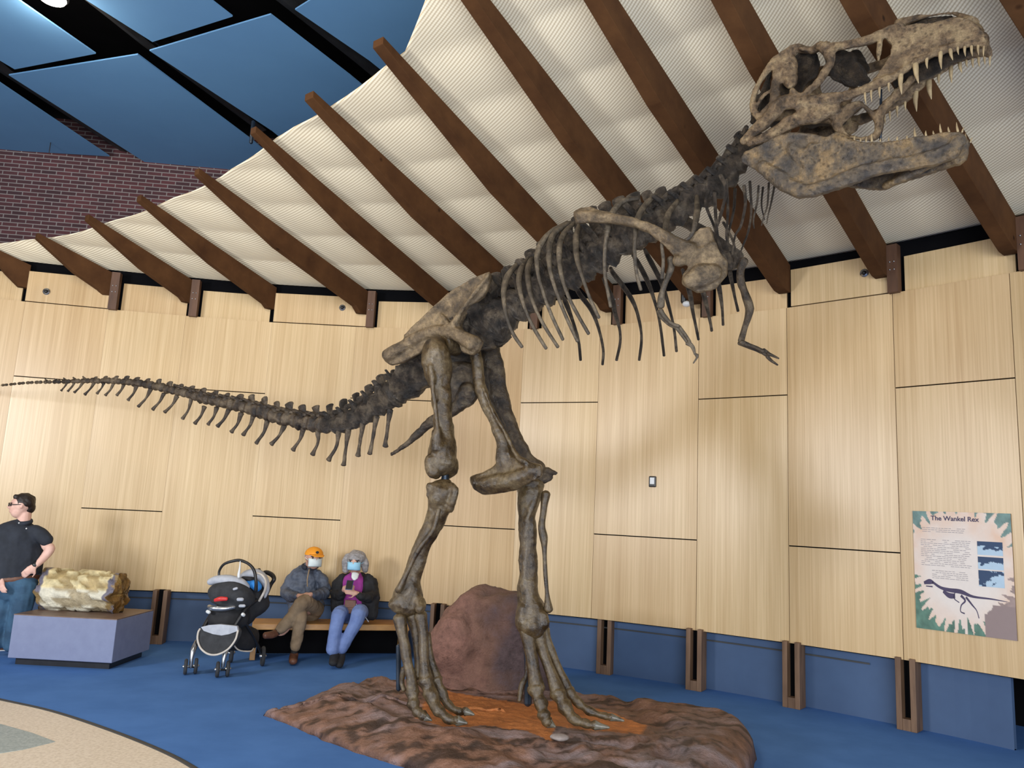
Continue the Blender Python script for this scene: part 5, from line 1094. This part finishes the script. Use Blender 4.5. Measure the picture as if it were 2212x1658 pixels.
# --- seated woman with phone
Yw = 9.72
m3 = empty('person', flr(745, 1425), 'person with grey hair, blue mask, purple top and black jacket sitting with a phone', 'person')
hc = at(768, 1214, Yw - .08); HR = .108; fw = np.array([-.05, -1, -.0])
mb = MB(); skull_shape(mb, hc, fw, HR); S(mb, [(768, 1225, Yw - .04, 10), (768, 1240, Yw, 11), (766, 1260, Yw, 20), (764, 1300, Yw, 20), (764, 1320, Yw - .05, 20)])
S(mb, [(738, 1258, Yw, 8), (727, 1282, Yw - .06, 8), (738, 1282, Yw - .22, 6), (744, 1272, Yw - .30, 5)]); S(mb, [(794, 1258, Yw, 8), (802, 1284, Yw - .06, 8), (784, 1286, Yw - .25, 6), (768, 1280, Yw - .32, 5)])
hand3(mb, at(741, 1270, Yw - .31), (.75, -.25, .15), (0, -.9, .3), .16, .6, 1); hand3(mb, at(770, 1281, Yw - .33), (-.8, -.2, .15), (0, -.9, .3), .16, .6, -1)
S(mb, [(750, 1325, Yw - .1, 10), (733, 1330, Yw - .48, 9), (722, 1400, Yw - .60, 6), (720, 1418, Yw - .62, 5)]); S(mb, [(780, 1325, Yw - .1, 10), (775, 1330, Yw - .48, 9), (745, 1390, Yw - .55, 6), (733, 1412, Yw - .56, 5)])
remesh(mb.build('body', M['skin'], m3), .009, 2)
fused('top', [([(768, 1240, Yw, 14), (766, 1252, Yw - .01, 26), (764, 1280, Yw - .02, 30), (764, 1308, Yw - .04, 30)], .72)], 'purple', m3, .011, 2, .008)
mb = MB(); S(mb, [(768, 1238, Yw - .15, 8), (766, 1247, Yw - .19, 7), (765, 1252, Yw - .205, 3)], .4); mb.build('white_undershirt', M['white'], m3)
fused('jacket', [([(741, 1246, Yw, 11), (735, 1265, Yw - .02, 18), (733, 1290, Yw - .06, 18), (732, 1318, Yw - .10, 16)], .9), ([(794, 1246, Yw, 11), (799, 1265, Yw - .02, 18), (800, 1295, Yw - .06, 19), (800, 1330, Yw - .10, 15)], .9), ([(768, 1240, Yw + .07, 24), (766, 1280, Yw + .08, 34), (766, 1325, Yw + .06, 34)], .25),
                 [(733, 1256, Yw, 10), (724, 1280, Yw - .06, 11), (734, 1286, Yw - .2, 10), (742, 1275, Yw - .28, 7)], [(800, 1256, Yw, 10), (805, 1282, Yw - .06, 11.5), (790, 1290, Yw - .22, 11), (774, 1283, Yw - .30, 7)]], 'blackfab', m3, .010, 1, .04)
fused('jeans', [([(764, 1316, Yw - .03, 32), (764, 1328, Yw - .08, 32)], .8), [(750, 1324, Yw - .1, 17), (734, 1324, Yw - .46, 16.5), (728, 1345, Yw - .54, 15), (722, 1375, Yw - .58, 14), (719, 1404, Yw - .6, 15)], [(780, 1322, Yw - .1, 17), (776, 1322, Yw - .46, 17), (768, 1345, Yw - .52, 15), (752, 1375, Yw - .54, 13), (738, 1402, Yw - .56, 12)]], 'lightjeans', m3, .011, 2, .012)
for a in ((724, 1408, -.58), (737, 1412, -.54)):
    mb = MB(); S(mb, [(a[0], a[1], Yw + a[2], 9), (a[0] - 2, a[1] + 12, Yw + a[2] - .06, 10), (a[0] - 5, a[1] + 24, Yw + a[2] - .19, 9)], .75); mb.build('shoe', M['blackfab'], m3)
f, s, up = face_frame(fw)
mb = MB(); mb.ball(hc + up * HR * .42 - f * HR * .13, (HR * 1.04, HR * 1.02, HR * .95), 16, 10, .15, 25)
for k in (-1, 1): S(mb, [(768 + k * 15, 1200, Yw - .06, 8), (768 + k * 20, 1215, Yw - .05, 9), (768 + k * 21, 1232, Yw - .04, 7)], .9, lump=.3)
remesh(mb.build('hair', M['greyhair'], m3), .008, 1, .02, .1)
head_parts(m3, hc, fw, HR, 'skin'); maskm(m3, 'mask_blue')
q = at(755, 1263, Yw - .40); ph = empty('smartphone', q, 'dark blue smartphone held up by the grey haired person on the bench', 'phone')
mb = MB(); axp = [[1, 0, 0], [0, .55, .83], [0, -.83, .55]]; mb.box(q, (.078, .12, .009), axp); mb.build('case', M['phone'], ph, smooth=False, bevel=.004)
mb = MB(); mb.box(q - np.array([0, -.83, .55]) * -.006, (.068, .11, .002), axp); mb.build('screen', M['blackp'], ph, smooth=False)
q = at(757, 1310, Yw - .36); bg = empty('shoulder_bag', q, 'small brown leather bag resting on the lap of the grey haired person', 'bag')
mb = MB(); mb.box(q + np.array([0, 0, -.0]), (.125, .05, .15)); mb.build('pouch', M['brownleather'], bg, smooth=False, bevel=.014)
mb = MB(); mb.box(q + np.array([0, -.028, .035]), (.125, .008, .08)); mb.build('flap', M['brownleather'], bg, smooth=False, bevel=.003)
mb = MB(); S(mb, [(750, 1300, Yw - .36, 1.2), (738, 1318, Yw - .33, 1.2), (733, 1330, Yw - .3, 1.2)]); S(mb, [(766, 1300, Yw - .36, 1.2), (780, 1320, Yw - .38, 1.2), (796, 1342, Yw - .34, 1.2)]); mb.build('strap', M['greyfab'], bg)

# ================================================================== pushchair
Ys = 8.35
st = empty('pushchair', flr(480, 1460), 'black and grey travel system pushchair with infant seat and round handle parked by the bench', 'pushchair')
def wheel(px, py, Y, r, ax_, name='wheel', w=.03):
    c = at(px, py, Y); c[2] = r; ax_ = np.array(ax_, float); ax_ /= np.linalg.norm(ax_); u = np.array([0, 0, 1.0]); v = np.cross(ax_, u); mb = MB()
    rows = [];
    for k in range(24):
        a = 2 * math.pi * k / 24; d = u * math.cos(a) + v * math.sin(a); rows.append([c + d * (r - .018 + .018 * math.cos(b)) + ax_ * w * .6 * math.sin(b) for b in np.linspace(0, 2 * math.pi, 10, endpoint=False)])
    rows.append(rows[0]); mb.quadgrid(rows, True); o = mb.build(name, M['darkfab'], st)
    mb = MB(); mb.tube([c - ax_ * w * .35, c + ax_ * w * .35], r * .72, 1, 20, caps=False); mb.build('hub', M['blackp'], o)
    mb = MB(); mb.tube([c - ax_ * w * .75, c + ax_ * w * .75], r * .18, 1, 10); mb.build('axle_cap', M['chrome'], o)
    return c
axw = (.93, .36, 0)
cw = [wheel(401, 1440, 8.34, .078, axw), wheel(423, 1440, 8.40, .078, axw), wheel(470, 1446, 8.28, .078, axw), wheel(492, 1446, 8.34, .078, axw)]
rw = wheel(568, 1416, 8.95, .105, axw, w=.034); rw2 = wheel(500, 1410, 9.05, .105, axw, w=.034)
def tb(name, pts, mat, ratio=1.0, n=5, par=None, fn=None, seg=10):
    mb = MB(); S(mb, pts, ratio, n, seg); return mb.build(name, M[mat], par or st)
for x1_, x2_, y2_, ye in ((401, 423, 1408, 8.36), (470, 492, 1414, 8.30)):
    tb('front_fork', [((x1_ + x2_) / 2, 1440, ye, 3.5), ((x1_ + x2_) / 2 + 2, y2_ + 12, ye, 4), ((x1_ + x2_) / 2 + 6, y2_ - 6, ye + .03, 6), ((x1_ + x2_) / 2 + 14, y2_ - 24, ye + .1, 5)], 'chrome')
tb('axle', [(400, 1440, 8.34, 2), (424, 1440, 8.40, 2)], 'blackp'); tb('axle', [(469, 1446, 8.28, 2), (493, 1446, 8.34, 2)], 'blackp')
tb('side_frame', [(480, 1400, 8.34, 4), (505, 1355, 8.42, 4.5), (535, 1310, 8.52, 4.5), (560, 1290, 8.7, 4.5), (585, 1260, 8.85, 4)], 'blackp'); tb('side_frame', [(420, 1400, 8.40, 4), (440, 1355, 8.5, 4.5), (470, 1310, 8.62, 4.5), (520, 1270, 8.8, 4), (560, 1230, 8.95, 4)], 'blackp')
tb('rear_leg', [(520, 1330, 8.5, 4), (545, 1370, 8.72, 3.5), (566, 1412, 8.95, 3.5)], 'blackp'); tb('rear_leg', [(460, 1330, 8.7, 4), (482, 1370, 8.9, 3.5), (498, 1408, 9.05, 3.5)], 'blackp')
tb('handlebar', [(563, 1250, 8.9, 3.5), (572, 1236, 8.95, 4.5), (586, 1240, 8.9, 5), (592, 1250, 8.85, 4.5), (585, 1262, 8.85, 4), (575, 1285, 8.8, 4)], 'blackp')
# basket
fused('basket', [([(495, 1370, 8.55, 26), (530, 1378, 8.72, 28), (550, 1380, 8.9, 22)], .5), [(500, 1395, 8.6, 10), (540, 1395, 8.8, 10)]], 'blackfab', st, .016, 3)
tb('basket_rim', [(500, 1385, 8.4, 1.6), (515, 1403, 8.5, 1.6), (540, 1406, 8.6, 1.6), (548, 1400, 8.7, 1.6)], 'cream')
# foot panel: rounded shield with piping
def shield(sc=1.0):
    pts = [(434, 1356), (465, 1352), (500, 1350), (514, 1362), (508, 1382), (492, 1402), (470, 1413), (450, 1412), (434, 1400), (427, 1382), (428, 1366)]
    return pts
P2 = [(p[0], p[1], 8.30 + (p[1] - 1350) * -.0012) for p in shield()]
C = cat(P2 + [P2[0]], 5); mb = MB(); A_ = [at(*c) for c in C[:-1]]; mb.prism(A_, [a + np.array([.02, .05, 0]) for a in A_]); mb.build('foot_panel', M['darkfab'], st, smooth=False)
tb('piping', [(p[0], p[1], p[2] - .01, 2.2) for p in P2[3:]] + [(432, 1358, 8.29, 2.2)], 'cream')
mb = MB(); tp = [(434, 1354), (450, 1350), (475, 1348), (512, 1352), (514, 1362), (495, 1369), (478, 1372), (460, 1369), (440, 1362)]; A_ = [at(x, y, 8.27) for x, y in tp]; mb.prism(A_, [a + np.array([0, .04, 0]) for a in A_]); mb.build('foot_pad', M['greyfab'], st, smooth=False)
# tray, seat body, infant seat, hood, rear canopy
fused('tray', [([(452, 1310, 8.42, 5), (462, 1313, 8.38, 6), (484, 1314, 8.38, 6), (506, 1310, 8.42, 5)], 1.2)], 'chrome', st, .01, 2)
fused('tray_knob', [[(448, 1320, 8.4, 4), (452, 1322, 8.38, 4)], [(524, 1326, 8.4, 4), (527, 1328, 8.42, 4)]], 'white', st, .007, 1)
fused('seat_unit', [([(462, 1330, 8.5, 22), (490, 1335, 8.5, 30), (520, 1325, 8.6, 30)], .7), ([(530, 1260, 8.75, 22), (545, 1290, 8.72, 34), (560, 1315, 8.75, 26)], .6), ([(500, 1300, 8.6, 40), (545, 1310, 8.75, 42)], .5)], 'blackfab', st, .016, 3, .01)
inf = empty('infant_seat', at(490, 1290, 8.5)); inf.parent = st; inf.matrix_parent_inverse = st.matrix_world.inverted()
fused('shell', [([(458, 1280, 8.48, 14), (470, 1278, 8.46, 20), (500, 1280, 8.45, 26), (525, 1290, 8.5, 24), (540, 1296, 8.6, 16)], .8), ([(462, 1290, 8.46, 12), (490, 1298, 8.44, 14), (520, 1306, 8.5, 14)], .8)], 'darkfab', inf, .014, 3)
fused('hood', [([(455, 1256, 8.52, 8), (470, 1252, 8.5, 10), (495, 1252, 8.5, 11), (520, 1258, 8.52, 10), (534, 1268, 8.55, 7)], 1.4)], 'greyfab', inf, .012, 3)
mb = MB(); S(mb, [(464, 1296, 8.32, 3.5), (476, 1293, 8.30, 5), (490, 1293, 8.31, 4)], .7); mb.build('red_handle', M['red'], inf)
tb('carry_handle', [(473, 1246, 8.5, 2.6), (474, 1232, 8.5, 2.6), (484, 1218, 8.48, 2.8), (504, 1211, 8.46, 3.2), (520, 1210, 8.46, 3.2), (538, 1218, 8.46, 3), (549, 1232, 8.46, 3.4), (553, 1255, 8.46, 3.4), (553, 1275, 8.48, 4)], 'blackp', par=inf)
tb('hanging_tag', [(519, 1212, 8.44, 1), (518, 1226, 8.44, 1.8), (516, 1240, 8.44, 3.2), (516, 1246, 8.44, 3)], 'white', par=inf)
fused('logo_disc', [[(505, 1272, 8.36, 3), (512, 1270, 8.36, 3)], [(514, 1294, 8.36, 4), (524, 1294, 8.36, 4)], [(518, 1308, 8.38, 3.5), (528, 1308, 8.38, 3.5)]], 'greyfab', inf, .007, 1)
rows = []
for a in np.linspace(-.2, 1.5, 10):
    row = []
    for b in np.linspace(0, math.pi, 12):
        c = at(545, 1272, 8.8); row.append(c + np.array([-.02 + .20 * math.sin(a) * math.sin(b) * 1.05, -.16 * math.cos(b), .20 * math.cos(a) * math.sin(b) * 1.08]))
    rows.append(row)
fused('rear_canopy', [([(520, 1248, 8.78, 7), (535, 1240, 8.76, 10), (555, 1240, 8.74, 12), (570, 1252, 8.72, 10), (577, 1272, 8.7, 6), (572, 1290, 8.68, 3)], 1.5)], 'greyfab', st, .012, 3)
tb('canopy_rim', [(548, 1236, 8.62, 2), (564, 1240, 8.6, 2.4), (574, 1254, 8.58, 2.6), (572, 1275, 8.58, 2.8), (560, 1297, 8.6, 2.8)], 'cream')
fused('blanket', [([(535, 1258, 8.62, 8), (550, 1262, 8.6, 11), (558, 1270, 8.6, 10)], .8)], 'bluefab', st, .01, 2, .01)
tb('canopy_pocket', [(524, 1248, 8.62, 4), (540, 1250, 8.6, 5), (548, 1250, 8.6, 4)], 'blackfab')
